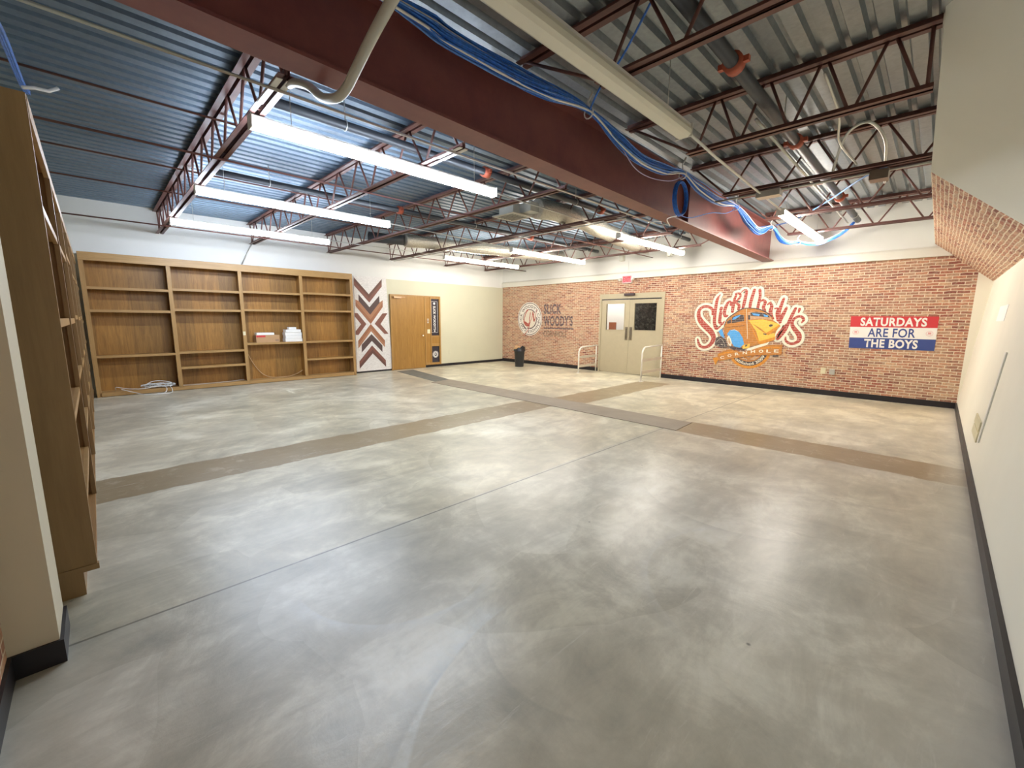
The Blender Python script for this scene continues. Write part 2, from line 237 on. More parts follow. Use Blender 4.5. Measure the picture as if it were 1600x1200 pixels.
def m_foil():
    m, nt, b = newmat('foil_duct')
    n1 = noise(nt, pos(nt), 40, 4, .7)
    L(nt, ramp(nt, n1, [(.3, (.62, .58, .50)), (.7, (.88, .85, .76))]), b.inputs['Base Color']); b.inputs['Metallic'].default_value = .7; b.inputs['Roughness'].default_value = .33
    bump(nt, b, n1, .9, .02); return m
M_foil = m_foil()
M_shelf = wood('walnut_stained_ply', (.235, .112, .024), (.45, .228, .05), 'z', .45, panel=2.1)
M_edge = wood('shelf_edging', (.36, .205, .07), (.50, .30, .115), 'y', .4)
M_edgez = wood('upright_edging', (.34, .19, .065), (.48, .285, .105), 'z', .4)
M_lside = wood('left_case_side', (.26, .16, .07), (.33, .21, .095), 'z', .45)
M_lshelf = wood('left_case_shelf', (.26, .135, .045), (.44, .24, .075), 'x', .45)
M_doorwood = wood('oak_veneer_door', (.30, .15, .032), (.44, .235, .055), 'z', .38)
M_doorframe = wood('oak_frame', (.35, .19, .055), (.47, .27, .085), 'z', .4)
M_card = plain('cardboard', (.50, .30, .15), .7)
M_paper = plain('paper_white', (.88, .87, .84), .6, var=.03)
M_redp = plain('print_red', (.62, .05, .05), .5)
M_brass = plain('aged_metal', (.30, .26, .20), .35, .8)
M_ivory = plain('ivory_plastic', (.78, .72, .50), .35)
M_bin = plain('bin_plastic', (.022, .024, .028), .38)
M_rail = plain('rail_white', (.82, .80, .74), .35)
M_railp = plain('rail_beige', (.56, .50, .40), .45)
M_tape = plain('cream_tape', (.80, .76, .60), .6)
M_board = plain('floor_board', (.30, .25, .19), .55, var=.1, scale=3)
M_boardd = plain('floor_mat_grey', (.17, .17, .15), .7, var=.15, scale=6)

def decal(name, col, wear=0.25, rough=.5):
    """vinyl on brick: mortar lines of the wall print through it"""
    if name in MATS: return MATS[name]
    m, nt, b = newmat(name)
    br, g = brick_nodes(nt)
    n = noise(nt, g.outputs['Position'], 22, 4)
    c = mixc(nt, .35, col, ramp(nt, n, [(.3, tuple(x * .7 for x in col)), (.7, tuple(min(1, x * 1.3) for x in col))]))
    c = mixc(nt, mth(nt, 'MULTIPLY', br.outputs['Fac'], wear), c, (.78, .70, .58))
    L(nt, c, b.inputs['Base Color']); b.inputs['Roughness'].default_value = rough
    MATS[name] = m; return m
DC = dict(orange=decal('ink_orange', (.55, .22, .045), .15), deep_orange=decal('ink_deep_orange', (.70, .28, .03), .1), yellow=decal('ink_yellow', (.92, .55, .09), .08),
          blue=decal('ink_blue', (.10, .40, .85), .1), dark=decal('ink_dark', (.075, .055, .06), .25), cream=decal('ink_cream', (.90, .84, .68), .1),
          tan=decal('ink_tan', (.60, .36, .20), .2), red=decal('ink_red', (.42, .055, .04), .45), shade=decal('ink_shade', (.33, .30, .24), .4))
M_plum = decal('ink_plum', (.085, .045, .065), .4)
M_plum2 = decal('ink_brown', (.16, .075, .045), .5)
M_ringw = decal('ink_white', (.85, .80, .74), .12)

# ---------------------------------------------------------------- mesh builder
class MB:
    def __init__(s): s.v = []; s.f = []; s.mi = []; s.m = 0; s.sm = []; s.smooth = False
    def add(s, vs, fs):
        k = len(s.v); s.v += [tuple(v) for v in vs]
        for f in fs: s.f.append([i + k for i in f]); s.mi.append(s.m); s.sm.append(s.smooth)
    def box(s, x0, x1, y0, y1, z0, z1):
        if x0 > x1: x0, x1 = x1, x0
        if y0 > y1: y0, y1 = y1, y0
        if z0 > z1: z0, z1 = z1, z0
        s.add([(x0, y0, z0), (x1, y0, z0), (x1, y1, z0), (x0, y1, z0), (x0, y0, z1), (x1, y0, z1), (x1, y1, z1), (x0, y1, z1)],
              [(0, 3, 2, 1), (4, 5, 6, 7), (0, 1, 5, 4), (1, 2, 6, 5), (2, 3, 7, 6), (3, 0, 4, 7)]); return s
    def prism(s, base, off):
        n = len(base); o = Vector(off)
        s.add([Vector(p) for p in base] + [Vector(p) + o for p in base],
              [tuple(range(n))[::-1], tuple(range(n, 2 * n))] + [(i, (i + 1) % n, (i + 1) % n + n, i + n) for i in range(n)]); return s
    def tube(s, pts, r, n=8, caps=True, radii=None, closed=False):
        P = [Vector(p) for p in pts]; k = len(P); vs = []; fs = []
        prev = None
        for i, p in enumerate(P):
            if closed: d = P[(i + 1) % k] - P[i - 1]
            else: d = (P[min(i + 1, k - 1)] - P[max(i - 1, 0)])
            d.normalize()
            if prev is None:
                up = Vector((0, 0, 1)) if abs(d.z) < .9 else Vector((1, 0, 0))
                a = d.cross(up).normalized()
            else:
                a = (prev - d * prev.dot(d)).normalized()
            prev = a; b = d.cross(a); rr = radii[i] if radii else r
            for j in range(n):
                t = 2 * math.pi * j / n; vs.append(p + (a * math.cos(t) + b * math.sin(t)) * rr)
        for i in range(k if closed else k - 1):
            for j in range(n):
                i2 = (i + 1) % k
                fs.append((i * n + j, i * n + (j + 1) % n, i2 * n + (j + 1) % n, i2 * n + j))
        if caps and not closed: fs += [tuple(range(n))[::-1], tuple((k - 1) * n + j for j in range(n))]
        o = s.smooth; s.smooth = True; s.add(vs, fs); s.smooth = o; return s
    def lathe(s, prof, c, n=20):
        vs = []; fs = []
        for r, z in prof:
            for j in range(n):
                t = 2 * math.pi * j / n; vs.append((c[0] + r * math.cos(t), c[1] + r * math.sin(t), c[2] + z))
        for i in range(len(prof) - 1):
            for j in range(n): fs.append((i * n + j, i * n + (j + 1) % n, (i + 1) * n + (j + 1) % n, (i + 1) * n + j))
        fs += [tuple(range(n))[::-1], tuple((len(prof) - 1) * n + j for j in range(n))]
        s.add(vs, fs); return s
    def build(s, name, mats, parent=None, bevel=0):
        if not isinstance(mats, (list, tuple)): mats = [mats]
        me = bpy.data.meshes.new(name); off = Vector(parent_loc(parent))
        me.from_pydata([Vector(v) - off for v in s.v], [], s.f)
        for m in mats: me.materials.append(m)
        for p, mi, sm in zip(me.polygons, s.mi, s.sm): p.material_index = mi; p.use_smooth = sm
        bm = bmesh.new(); bm.from_mesh(me); bmesh.ops.recalc_face_normals(bm, faces=bm.faces); bm.to_mesh(me); bm.free()
        me.update(); o = bpy.data.objects.new(name, me); C.objects.link(o)
        if parent: o.parent = parent
        if bevel:
            b = o.modifiers.new('bevel', 'BEVEL'); b.width = bevel; b.segments = 2; b.limit_method = 'ANGLE'
        return o
def parent_loc(p):
    v = Vector((0, 0, 0))
    while p: v = v + p.location; p = p.parent
    return v
def tag(o, label=None, cat=None, group=None, kind=None):
    if label: o['label'] = label
    if cat: o['category'] = cat
    if group: o['group'] = group
    if kind: o['kind'] = kind
    return o
def thing(name, loc, label, cat, group=None):
    o = bpy.data.objects.new(name, None); o.location = loc; o.empty_display_size = .1; C.objects.link(o); return tag(o, label, cat, group)
def struct(mb, name, mats, bevel=0): o = mb.build(name, mats, None, bevel); o['kind'] = 'structure'; return o
def solid(mb, name, mats, label, cat, group=None, bevel=0): return tag(mb.build(name, mats, None, bevel), label, cat, group)
def copy_tree(o, parent=None):
    c = o.copy(); C.objects.link(c); c.parent = parent
    for ch in [x for x in bpy.data.objects if x.parent == o]: copy_tree(ch, c)
    return c
def spline(pts, n=6):
    P = [Vector(p) for p in pts]; out = []
    for i in range(len(P) - 1):
        p0 = P[max(i - 1, 0)]; p1 = P[i]; p2 = P[i + 1]; p3 = P[min(i + 2, len(P) - 1)]
        for k in range(n):
            t = k / n
            out.append(.5 * ((2 * p1) + (p2 - p0) * t + (2 * p0 - 5 * p1 + 4 * p2 - p3) * t * t + (3 * p1 - p0 - 3 * p2 + p3) * t ** 3))
    out.append(P[-1]); return out

# ---------------------------------------------------------------- camera
cam = bpy.data.cameras.new('camera'); co = bpy.data.objects.new('camera', cam); C.objects.link(co)
R_ = Vector((0.70353901, 0.71062355, 0.00685824)); U_ = Vector((-0.11194394, 0.10128751, 0.98853902)); F_ = Vector((-0.70178445, 0.6962435, -0.15080972))
mt = Matrix((R_, U_, -F_)).transposed().to_4x4(); mt.translation = Vector((10.58272, -10.02266, 1.40548)); co.matrix_world = mt
cam.sensor_width = 36; cam.lens = 654.587 / 1600 * 36; cam.clip_start = .03
S.camera = co

# ---------------------------------------------------------------- the room
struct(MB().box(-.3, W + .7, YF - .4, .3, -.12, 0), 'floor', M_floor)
# wall left (the far-left wall with the bookcase and the oak door)
m = MB(); m.box(-.2, 0, YF - .3, 0, 0, 3.6); m.m = 1; m.box(-.001, .003, -4.32, 0, 0, 2.475)
struct(m, 'wall_left', [M_white, M_cream])
# wall back (brick) with the double door opening
DX0, DX1, DZ = 3.925, 5.785, 2.075
m = MB(); m.box(-.2, DX0, 0, .2, 0, 2.49).box(DX1, W + .0, 0, .2, 0, 2.49).box(DX0, DX1, 0, .2, DZ, 2.49)
m.m = 1; m.box(-.2, W + .6, 0, .2, 2.49, 3.6)
m.m = 2; m.box(W, W + .4, 0, .2, 0, 2.49)
struct(m, 'wall_back', [M_brick, M_white, M_rwall])
m = MB(); m.prism([(0, -.045, 2.49), (0, 0, 2.49), (0, 0, 2.66), (0, -.02, 2.655), (0, -.045, 2.625)], (W + .1, 0, 0)); struct(m, 'trim_1', M_trim)
def wx(z): return W + .085 * z      # the right wall leans out a little
m = MB(); m.prism([(W, YF - .3, 0), (W + .5, YF - .3, 0), (W + .6, YF - .3, 3.6), (wx(3.6), YF - .3, 3.6)], (0, .3 - YF, 0)); struct(m, 'wall_right', M_rwall)
# wall front: brick close to the camera, pier and painted wall behind the bookcases
m = MB(); m.box(8.19, W + .6, YF - .2, YF, 0, 3.6); m.m = 1; m.box(-.2, 8.19, YF - .32, YF - .12, 0, 3.6)
struct(m, 'wall_front', [M_brick, M_cream])
m = MB(); m.box(7.915, 8.19, YF - .12, -10.25, 0, DECK); struct(m, 'wall_front_pier', painted('pier_paint', (.66, .62, .48)))
b1 = .012
struct(MB().box(b1, DX0 - .01, -b1, 0, 0, .1).box(DX1 + .01, W, -b1, 0, 0, .1), 'baseboard_back', M_black)
struct(MB().box(W - b1, W + .008, YF, -b1, 0, .1), 'baseboard_right', M_black)
struct(MB().box(.003, b1, -3.13, -b1, 0, .075).box(.003, b1, -5.36, -4.25, 0, .06), 'baseboard_left', M_black)
struct(MB().box(8.19, W - b1, YF, YF + b1, 0, .1).box(8.19, 8.19 + b1, YF + b1, -10.25, 0, .1).box(7.915, 8.19 + b1, -10.25, -10.25 + b1, 0, .1), 'baseboard_front', M_black)
# corrugated roof deck
m = MB(); pitch = .1524; x = 0.0; prof = []
while x < W + .45:
    prof += [(x, DECK), (x + .088, DECK), (x + .104, DECK + .04), (x + .136, DECK + .04)]; x += pitch
vs = []; fs = []
for (px_, pz) in prof: vs += [(px_, YF - .1, pz), (px_, .1, pz)]
for i in range(len(prof) - 1): fs.append((2 * i, 2 * i + 1, 2 * i + 3, 2 * i + 2))
m.add(vs, fs); struct(m, 'ceiling', M_deck)
struct(MB().box(-.2, W + .7, YF - .4, .2, 3.6, 3.7), 'ceiling_roof', M_white)
# boxed soffit with the sloping brick underside at the right wall
cx0, zt, zb_, ys, YN = 10.383, 2.70, 2.05, -4.73, -5.98
m = MB()
WS_ = W + .175
m.add([(cx0, ys, zt), (WS_, ys, zb_), (WS_, 0, zb_), (cx0, 0, zt)], [(0, 1, 2, 3)])
m.m = 1
m.add([(cx0, ys, zt), (WS_, ys, zb_), (WS_, -7.05, DECK + .04), (cx0, YN, DECK + .04)], [(0, 1, 2, 3)])
m.add([(cx0, ys, zt), (cx0, 0, zt), (cx0, 0, DECK + .04), (cx0, YN, DECK + .04)], [(0, 1, 2, 3)])
struct(m, 'ceiling_soffit', [M_brick_soffit, painted('soffit_paint', (.80, .80, .73))])

# ---------------------------------------------------------------- steel: main beam and joists
t = thing('steel_beam', (7.958, -5.2, 2.7), 'deep dark red steel beam crossing the whole ceiling to the brick wall', 'beam')
def zb(y): return 2.63 - .0163 * y
ya, yb_ = YF - .1, -.002
def slab(m, x0, x1, f0, f1):
    m.add([(x0, ya, f0(ya)), (x1, ya, f0(ya)), (x1, yb_, f0(yb_)), (x0, yb_, f0(yb_)), (x0, ya, f1(ya)), (x1, ya, f1(ya)), (x1, yb_, f1(yb_)), (x0, yb_, f1(yb_))],
          [(0, 3, 2, 1), (4, 5, 6, 7), (0, 1, 5, 4), (1, 2, 6, 5), (2, 3, 7, 6), (3, 0, 4, 7)])
m = MB(); slab(m, 7.856, 8.061, zb, lambda y: zb(y) + .018); m.build('bottom_flange', M_beam, t)
m = MB(); slab(m, 7.952, 7.965, lambda y: zb(y) + .018, lambda y: 3.285); m.build('web', M_beam, t)
m = MB(); slab(m, 7.856, 8.061, lambda y: 3.285, lambda y: 3.303); m.build('top_flange', M_beam, t)
for yy in (-4.2,): 
    MB().box(7.966, 8.05, yy, yy + .012, zb(yy) + .018, 3.284).build('stiffener', M_beam, t)

ZJ = 2.965
def joist(y, x0, x1, bx0, bx1, n, label, flip=0):
    t = thing('roof_joist', ((x0 + x1) / 2, y, ZJ), label, 'joist', 'steel bar joists under the roof deck')
    m = MB()
    for s in (-1, 1):
        m.box(x0, x1, y + s * .013, y + s * .018, DECK - .05, DECK - .002)
    m.box(x0, x1, y - .062, y - .013, DECK - .055, DECK - .048).box(x0, x1, y + .013, y + .062, DECK - .055, DECK - .048)
    m.build('top_chord', M_joist, t)
    m = MB()
    for s in (-1, 1):
        m.box(bx0, bx1, y + s * .012, y + s * .056, ZJ, ZJ + .006).box(bx0, bx1, y + s * .012, y + s * .017, ZJ, ZJ + .042)
    m.build('bottom_chord', M_joist, t)
    m = MB(); zt_ = DECK - .04; zl = ZJ + .02; dx = (bx1 - bx0 - .1) / n; pts = []
    for i in range(n + 1):
        xb = bx0 + .05 + i * dx
        m.tube([(xb - .02, y, zl), (xb - dx / 2 + .02 if i else x0 + .04, y, zt_)], .0118, 7)
        m.tube([(xb + .02, y, zl), (xb + dx / 2 - .02 if i < n else x1 - .04, y, zt_)], .0118, 7)
    m.build('web', M_joist, t); return t
JY = [-8.96, -7.44, -5.83, -4.2, -2.42, -.85]
lefts = ['bar joist left of the beam, the one nearest the left bookcases', 'second bar joist from the near side, left of the beam', 'third bar joist left of the beam, crossing ahead of the near lamps',
         'fourth bar joist left of the beam, passing above the foil duct', 'fifth bar joist left of the beam, above the far lamps', 'bar joist left of the beam nearest the brick wall']
rights = ['first bar joist right of the beam, closest overhead', 'second bar joist right of the beam, under the end of the unlit lamp', 'third bar joist right of the beam, below the red pipe coupling',
          'fourth bar joist right of the beam, just short of the soffit front', 'bar joist right of the beam crossing over the lit lamp', 'bar joist right of the beam nearest the brick wall']
bx1s = [7.42, 7.33, 7.25, 7.1, 7.0, 6.9]
bx0r = [8.85, 8.79, 8.72, 8.48, 8.5, 8.45]
for i, y in enumerate(JY):
    joist(y, 0.0, 7.86, .06, bx1s[i], 12, lefts[i])
    e = 10.375 if -7 < y < ys else W - .03
    joist(y, 8.06, e, bx0r[i], e, 4, rights[i])

# bridging rods / conduits running along the room (Y)
def run(name, pts, r, mat, label, cat, group=None, n=8, sm=False):
    m = MB(); m.tube(spline(pts) if sm else pts, r, n); return solid(m, name, mat, label, cat, group)
run('bridging_rod', [(5.37, YF, 3.33), (5.37, -.02, 3.33)], .011, M_joist, 'thin dark rod high under the deck, above the middle near lamp gap', 'bridging rod', 'joist bridging')
run('bridging_rod', [(5.41, YF, 2.955), (5.41, -.02, 2.955)], .011, M_joist, 'thin dark rod under the joists between the two nearest lamps', 'bridging rod', 'joist bridging')
run('bridging_rod', [(1.95, YF - .1, 3.33), (1.95, -.02, 3.33)], .011, M_joist, 'thin dark rod high under the deck near the bookcase wall', 'bridging rod', 'joist bridging')
run('bridging_rod', [(1.1, YF - .1, 2.955), (1.1, -.02, 2.955)], .011, M_joist, 'thin dark rod under the joists closest to the bookcase wall', 'bridging rod', 'joist bridging')
run('bridging_rod', [(3.35, YF - .1, 3.33), (3.35, -.02, 3.33)], .011, M_joist, 'thin dark rod high under the deck between the second and third lamps', 'bridging rod', 'joist bridging')
run('conduit', [(7.22, YF, 2.95), (7.2, -4.1, 2.95), (7.2, -3.3, 2.95), (7.72, -3.45, 2.95), (7.85, -3.5, 2.9)], .011, M_cond, 'bright metal conduit under the joists just left of the red beam', 'conduit')
run('conduit', [(6.57, -6.42, 2.945), (6.45, -3.2, 2.945)], .009, M_cond, 'thin conduit from the nearest long lamp to the lamp beside the duct', 'conduit', 'lamp to lamp conduits')
run('conduit', [(4.1, -6.42, 2.945), (3.88, -3.3, 2.945)], .009, M_cond, 'thin conduit from the middle near lamp to the middle far lamp', 'conduit', 'lamp to lamp conduits')
run('conduit', [(1.85, -6.5, 2.945), (1.9, -3.7, 2.945)], .009, M_cond, 'thin conduit from the lamp by the bookcases to the far lamp by the cream wall', 'conduit', 'lamp to lamp conduits')
run('conduit', [(.1, -4.12, 2.945), (6.9, -4.12, 2.945), (7.05, -4.1, 2.95)], .010, M_whitemetal, 'pale conduit strapped under the fourth joist crossing the left half of the room', 'conduit')
run('conduit', [(.03, -7.40, 3.05), (.03, -7.66, 2.52)], .012, M_cond, 'short slanting conduit on the white wall above the far bookcase', 'conduit')
run('conduit', [(8.97, -6.49, 2.93), (8.93, -5.7, 2.93), (8.87, -3.15, 2.93)], .012, M_whitemetal, 'white conduit from the unlit lamp to the lit lamp right of the beam', 'conduit')
run('conduit', [(8.35, -4.1, 2.945), (10.2, -4.1, 2.945), (10.37, -4.1, 2.945)], .012, M_cond, 'metal conduit under the fourth joist right of the beam', 'conduit')
run('flexible_conduit', [(9.6, -4.25, 3.0), (9.72, -4.5, 3.25), (9.9, -4.62, 3.28), (10.0, -4.3, 3.2), (9.98, -3.8, 3.1), (9.95, -3.3, 3.02)], .014, M_cond, 'curved flexible metal conduit looping between joists right of the beam', 'conduit', sm=True)
run('flexible_conduit', [(9.72, -5.7, 3.36), (9.76, -5.2, 3.2), (9.72, -4.8, 3.1), (9.8, -4.25, 3.02)], .010, M_cond, 'thin flexible conduit hanging beside the looped one near the soffit', 'conduit', sm=True)
# grey pipe that dips under the beam
pts = [(7.3, -8.96, 3.0), (7.43, -8.96, 2.965), (7.62, -8.95, 2.88), (7.80, -8.95, 2.76), (7.93, -8.95, 2.705), (8.05, -8.95, 2.675), (8.16, -8.95, 2.685), (8.3, -8.96, 2.72), (8.5, -8.97, 2.78), (8.8, -8.98, 2.86), (9.3, -8.99, 3.0)]
pts = [(a, b, c - .028 + (0 if 7.8 < a < 8.1 else 0)) for a, b, c in pts]
run('grey_pipe', [(a, b + .045, c) for a, b, c in pts], .026, M_grey, 'grey plastic pipe bending down under the red beam', 'pipe', sm=True, n=14)
# sprinkler pipes
def sprinkler(x, y0, y1, z, r, label, cps):
    t = thing('sprinkler_pipe', (x, (y0 + y1) / 2, z), label, 'pipe', None)
    MB().tube([(x, y0, z), (x, y1, z)], r, 16).build('pipe', M_pipe, t)
    for cy in cps:
        m = MB(); m.tube([(x, cy - .04, z), (x, cy + .04, z)], r + .022, 14); m.box(x - r - .055, x + r + .055, cy - .018, cy + .018, z - .018, z + .018)
        m.build('coupling', M_coupling, t)
    for cy in (y0 + .6, (y0 + y1) / 2, y1 - .5):
        m = MB(); m.tube([(x, cy, z + r), (x, cy, DECK - .001)], .005, 6); m.tube([(x + (r + .006) * math.cos(a * .5236), cy, z + (r + .006) * math.sin(a * .5236)) for a in range(12)], .005, 5, closed=True)
        m.build('hanger', M_cond, t)
    return t
sprinkler(9.38, YF + .02, -.35, 3.17, .045, 'dark sprinkler pipe with red coupling right of the beam', [-6.69, -4.9, -2.3])
sprinkler(6.45, -8.75, -.4, 3.2, .04, 'dark sprinkler pipe above the lamp nearest the beam, left side', [-6.4, -3.9])
sprinkler(4.05, -8.75, -.4, 3.2, .04, 'dark sprinkler pipe above the middle row of lamps', [-6.2, -3.0])
# small bits on the second conduit pair
m = MB(); m.tube([(9.28, -5.8, 3.12), (9.26, -.5, 3.12)], .013, 10); solid(m, 'conduit', M_cond, 'bright conduit running beside the dark pipe right of the beam', 'conduit')

# ---------------------------------------------------------------- lamps
def lamp(x, y0, y1, z, mat, label, group, lit=True, w=.098):
    t = thing('strip_light', (x, (y0 + y1) / 2, z), label, 'ceiling lamp', group)
    m = MB(); h = .05
    m.box(x - w * .4, x + w * .4, y0, y1, z + h * .55, z + h); m.build('housing', M_whitemetal, t)
    m = MB(); prof = [(x - w * .44, z + h * .55 - .001), (x - w / 2, z), (x - w * .46, z - .03), (x - w * .28, z - .045), (x + w * .28, z - .045), (x + w * .46, z - .03), (x + w / 2, z), (x + w * .44, z + h * .55 - .001)]
    m.prism([(a, y0, b) for a, b in prof], (0, y1 - y0, 0)); m.build('diffuser', mat, t)
    for a_, b_ in ((y0 - .008, y0), (y1, y1 + .008)): MB().box(x - w / 2 - .003, x + w / 2 + .003, a_, b_, z - .047, z + h).build('end_cap', M_whitemetal, t)
    for yy in (y0 + .3, y1 - .3): MB().tube([(x, yy, z + h), (x, yy, DECK)], .003, 5).build('hanger', M_cond, t)
    return t
cool = emit('lamp_cool', (.76, .86, 1.0), 1); neut = emit('lamp_neutral', (1.0, .93, .82), 1)
LAMPS = [(6.66, -9.0, -6.46, cool, 'lit strip lamp nearest the red beam, longest and brightest on the left'), (4.2, -9.0, -6.5, cool, 'lit strip lamp in the middle of the three near ones on the left'), (1.92, -9.0, -6.56, cool, 'lit strip lamp nearest the far bookcase wall'),
         (6.38, -3.2, -.55, neut, 'lit strip lamp near the beam beside the foil duct'), (3.86, -3.4, -.75, neut, 'lit strip lamp in the middle of the far row'), (1.92, -3.78, -1.24, neut, 'lit strip lamp of the far row nearest the cream wall'),
         (8.865, -3.12, -.40, neut, 'lit strip lamp right of the beam beside the blue cables')]
for (x, y0, y1, mm, lb) in LAMPS: lamp(x, y0, y1, 2.905, mm, lb, 'strip lamps')
lamp(8.97, -9.05, -6.5, 2.905, painted('lamp_off_lens', (.80, .78, .66), .3), 'unlit cream strip lamp right of the beam overhead', 'strip lamps', lit=False, w=.13)
# small unistrut brackets under joist ends near the beam
for (x0, x1, y, lb) in [(6.9, 7.36, -8.96, 'white metal strut under the near joist end by the grey pipe'), (6.95, 7.33, -7.44, 'white metal strut under the second joist end by the beam')]:
    m = MB()
    for s in (-1, 1): m.box(x0, x1, y + s * .012, y + s * .05, ZJ - .006, ZJ - .001)
    solid(m, 'strut_bracket', M_whitemetal, lb, 'bracket', 'strut brackets')

# ducts
def duct(pts, r, label, boot=None):
    t = thing('flex_duct', pts[0], label, 'duct', None); P = spline(pts, 26); P2 = []; rad = []
    for i, p in enumerate(P): P2.append(p); rad.append(r * (1 + (.07 if i % 2 else -.05)) * (1 + .05 * math.sin(i * .21)))
    m = MB(); m.tube(P2, r, 22, radii=rad); m.build('sleeve', M_foil, t); return t
t = duct([(5.9, -4.85, 3.15), (5.92, -4.4, 3.18), (5.9, -3.6, 3.16), (5.8, -2.8, 3.13), (5.65, -1.9, 3.12), (5.5, -1.1, 3.14), (5.45, -.45, 3.16)], .145, 'crinkled foil flexible duct left of the beam with a square diffuser at its near end')
m = MB(); m.box(5.32, 5.80, -5.28, -4.84, 3.04, 3.06); m.m = 1
for k in range(6): m.box(5.40, 5.72, -5.21 + k * .055, -5.185 + k * .055, 3.032, 3.04)
m.m = 0; m.prism([(5.40, -5.2, 3.06), (5.72, -5.2, 3.06), (5.72, -4.9, 3.06), (5.40, -4.9, 3.06)], (0, 0, .16)); m.prism([(5.72, -5.05, 3.07), (5.95, -5.05, 3.08), (5.95, -4.8, 3.08), (5.72, -4.85, 3.07)], (0, 0, .14))
m.build('diffuser_box', [plain('diffuser_grey', (.52, .52, .46), .4), plain('vent_dark', (.3, .3, .27), .5)], t)
duct([(2.0, -4.9, 3.14), (2.05, -4.3, 3.16), (2.3, -3.6, 3.14), (2.65, -2.9, 3.11), (2.85, -2.1, 3.1), (2.9, -1.2, 3.13), (2.9, -.5, 3.18)], .13, 'foil flexible duct sagging above the far lamp by the cream wall')
m = MB(); m.tube([(1.5, -5.5, 3.2), (1.98, -4.9, 3.15)], .11, 16); solid(m, 'duct_boot', M_pipe, 'dark duct boot at the near end of the duct by the cream wall', 'duct boot')
# small tabs on the wall end
for x in (4.75, 6.0): 
    m = MB(); m.box(x - .05, x + .05, -.40, -.28, 2.90, 3.08); solid(m, 'junction_box', M_grey, 'small grey box under the last joist, %s the exit sign' % ('left of' if x < 5 else 'right of'), 'junction box')
m = MB(); m.box(9.9, 10.05, -4.17, -4.02, 2.86, 2.955); solid(m, 'junction_box', plain('box_bronze', (.25, .2, .16), .4, .5), 'dark bronze box under the fourth joist right of the beam', 'junction box')
m = MB(); m.box(8.85, 9.1, -4.19, -4.05, 2.88, 2.95); solid(m, 'junction_box', M_cond, 'grey metal box on the conduit near the lit lamp right of the beam', 'junction box')

# ---------------------------------------------------------------- blue network cables
CAB = [(8.3, YF + .01, 3.13), (8.3, -8.665, 3.12), (8.3, -8.32, 3.09), (8.3, -7.78, 3.095), (8.3, -7.37, 3.12), (8.3, -6.868, 3.161), (8.3, -6.46, 3.08), (8.3, -5.98, 3.0), (8.3, -5.43, 3.03), (8.3, -5.0, 3.103), (8.3, -4.57, 3.05), (8.3, -3.92, 3.02), (8.3, -3.17, 3.075),
       (8.3, -2.56, 2.95), (8.3, -2.03, 2.89), (8.32, -1.35, 3.06), (8.38, -1.05, 2.90), (8.47, -.8, 2.84), (8.574, -.62, 2.87), (8.72, -.5, 2.83), (8.94, -.48, 2.84), (9.2, -.5, 2.96), (9.35, -.55, 3.1)]
t = thing('blue_cable_bundle', CAB[0], 'thick bundle of blue network cables slung along the right side of the red beam', 'cable')
P = spline(CAB, 5)
def strands(k, mat, name, spread, r, seed):
    rnd = random.Random(seed); m = MB()
    for q in range(k):
        a = rnd.uniform(0, 6.28); rr = spread * math.sqrt(rnd.random()); sag = rnd.uniform(.6, 1.4); ph = rnd.uniform(0, 6)
        pts = []
        for i, p in enumerate(P):
            # strands spread in the sags and pinch at the ties
            dmin = min(abs(p.y - h) for h in (-8.9, -6.87, -5.0, -3.17, -1.35, -.62)); s_ = min(1, .25 + dmin * 1.6)
            pts.append(p + Vector((math.cos(a + i * .05) * rr * s_, 0, math.sin(a + i * .05) * rr * s_ - .03 * (sag - 1) * s_ + .004 * math.sin(i * .8 + ph))))
        m.tube(pts, r, 5)
    return m.build(name, mat, t)
strands(30, M_blue, 'blue_cable', .050, .0062, 1); strands(9, M_bluelt, 'pale_blue_cable', .056, .006, 5); strands(3, M_whitecab, 'white_cable', .056, .006, 9)
m = MB(); m.tube([p + Vector((.02, 0, -.045 * min(1, .35 + 1.4 * min(abs(p.y - h) for h in (-6.87, -5.0, -3.17))))) for p in P if p.y < -3.2], .008, 7); m.build('white_cable', M_whitecab, t)
for i, (y, zt_, zb__) in enumerate([(-6.87, 3.30, 3.15), (-5.0, 3.27, 3.09), (-3.17, 3.25, 3.07), (-1.35, 3.2, 3.06), (-.62, 2.99, 2.87)]):
    xx = 8.3 if i < 4 else 8.57
    m = MB(); m.tube([(xx + .02, y + .02, zt_), (xx - .012, y, (zt_ + zb__) / 2), (xx + .005, y, zb__ + .03)], .009, 7)
    m.tube([(xx + .045 * math.cos(a * .5236), y + .004 * a / 12, zb__ - .01 + .045 * math.sin(a * .5236)) for a in range(12)], .006, 5, closed=True)
    m.build('strap', M_whitecab, t)
# coil hanging from the bundle
m = MB(); rnd = random.Random(3)
for q in range(12):
    ox = rnd.uniform(-.02, .02); k = 1 + rnd.uniform(-.06, .06)
    m.tube([(8.26 + ox, -4.93 + .155 * k * math.cos(a * math.pi / 12), 2.84 + .185 * k * math.sin(a * math.pi / 12)) for a in range(24)], .0065, 5, closed=True)
solid(m, 'cable_coil', M_blue, 'oval coil of dark blue cable hanging against the red beam', 'cable')
run('loose_cable', [(8.26, -4.95, 2.66), (8.25, -4.6, 2.68), (8.27, -4.0, 2.84), (8.28, -3.5, 2.92), (8.3, -3.2, 3.03)], .006, M_blue, 'thin blue cable from the coil back up to the bundle', 'cable', sm=True)
run('loose_cable', [(8.3, -6.3, 3.0), (8.26, -6.0, 2.92), (8.22, -5.6, 2.93), (8.25, -5.2, 2.98), (8.3, -5.0, 3.06)], .005, plain('lilac_cable', (.45, .38, .60), .4), 'thin pale loose cable sagging below the bundle', 'cable', sm=True)
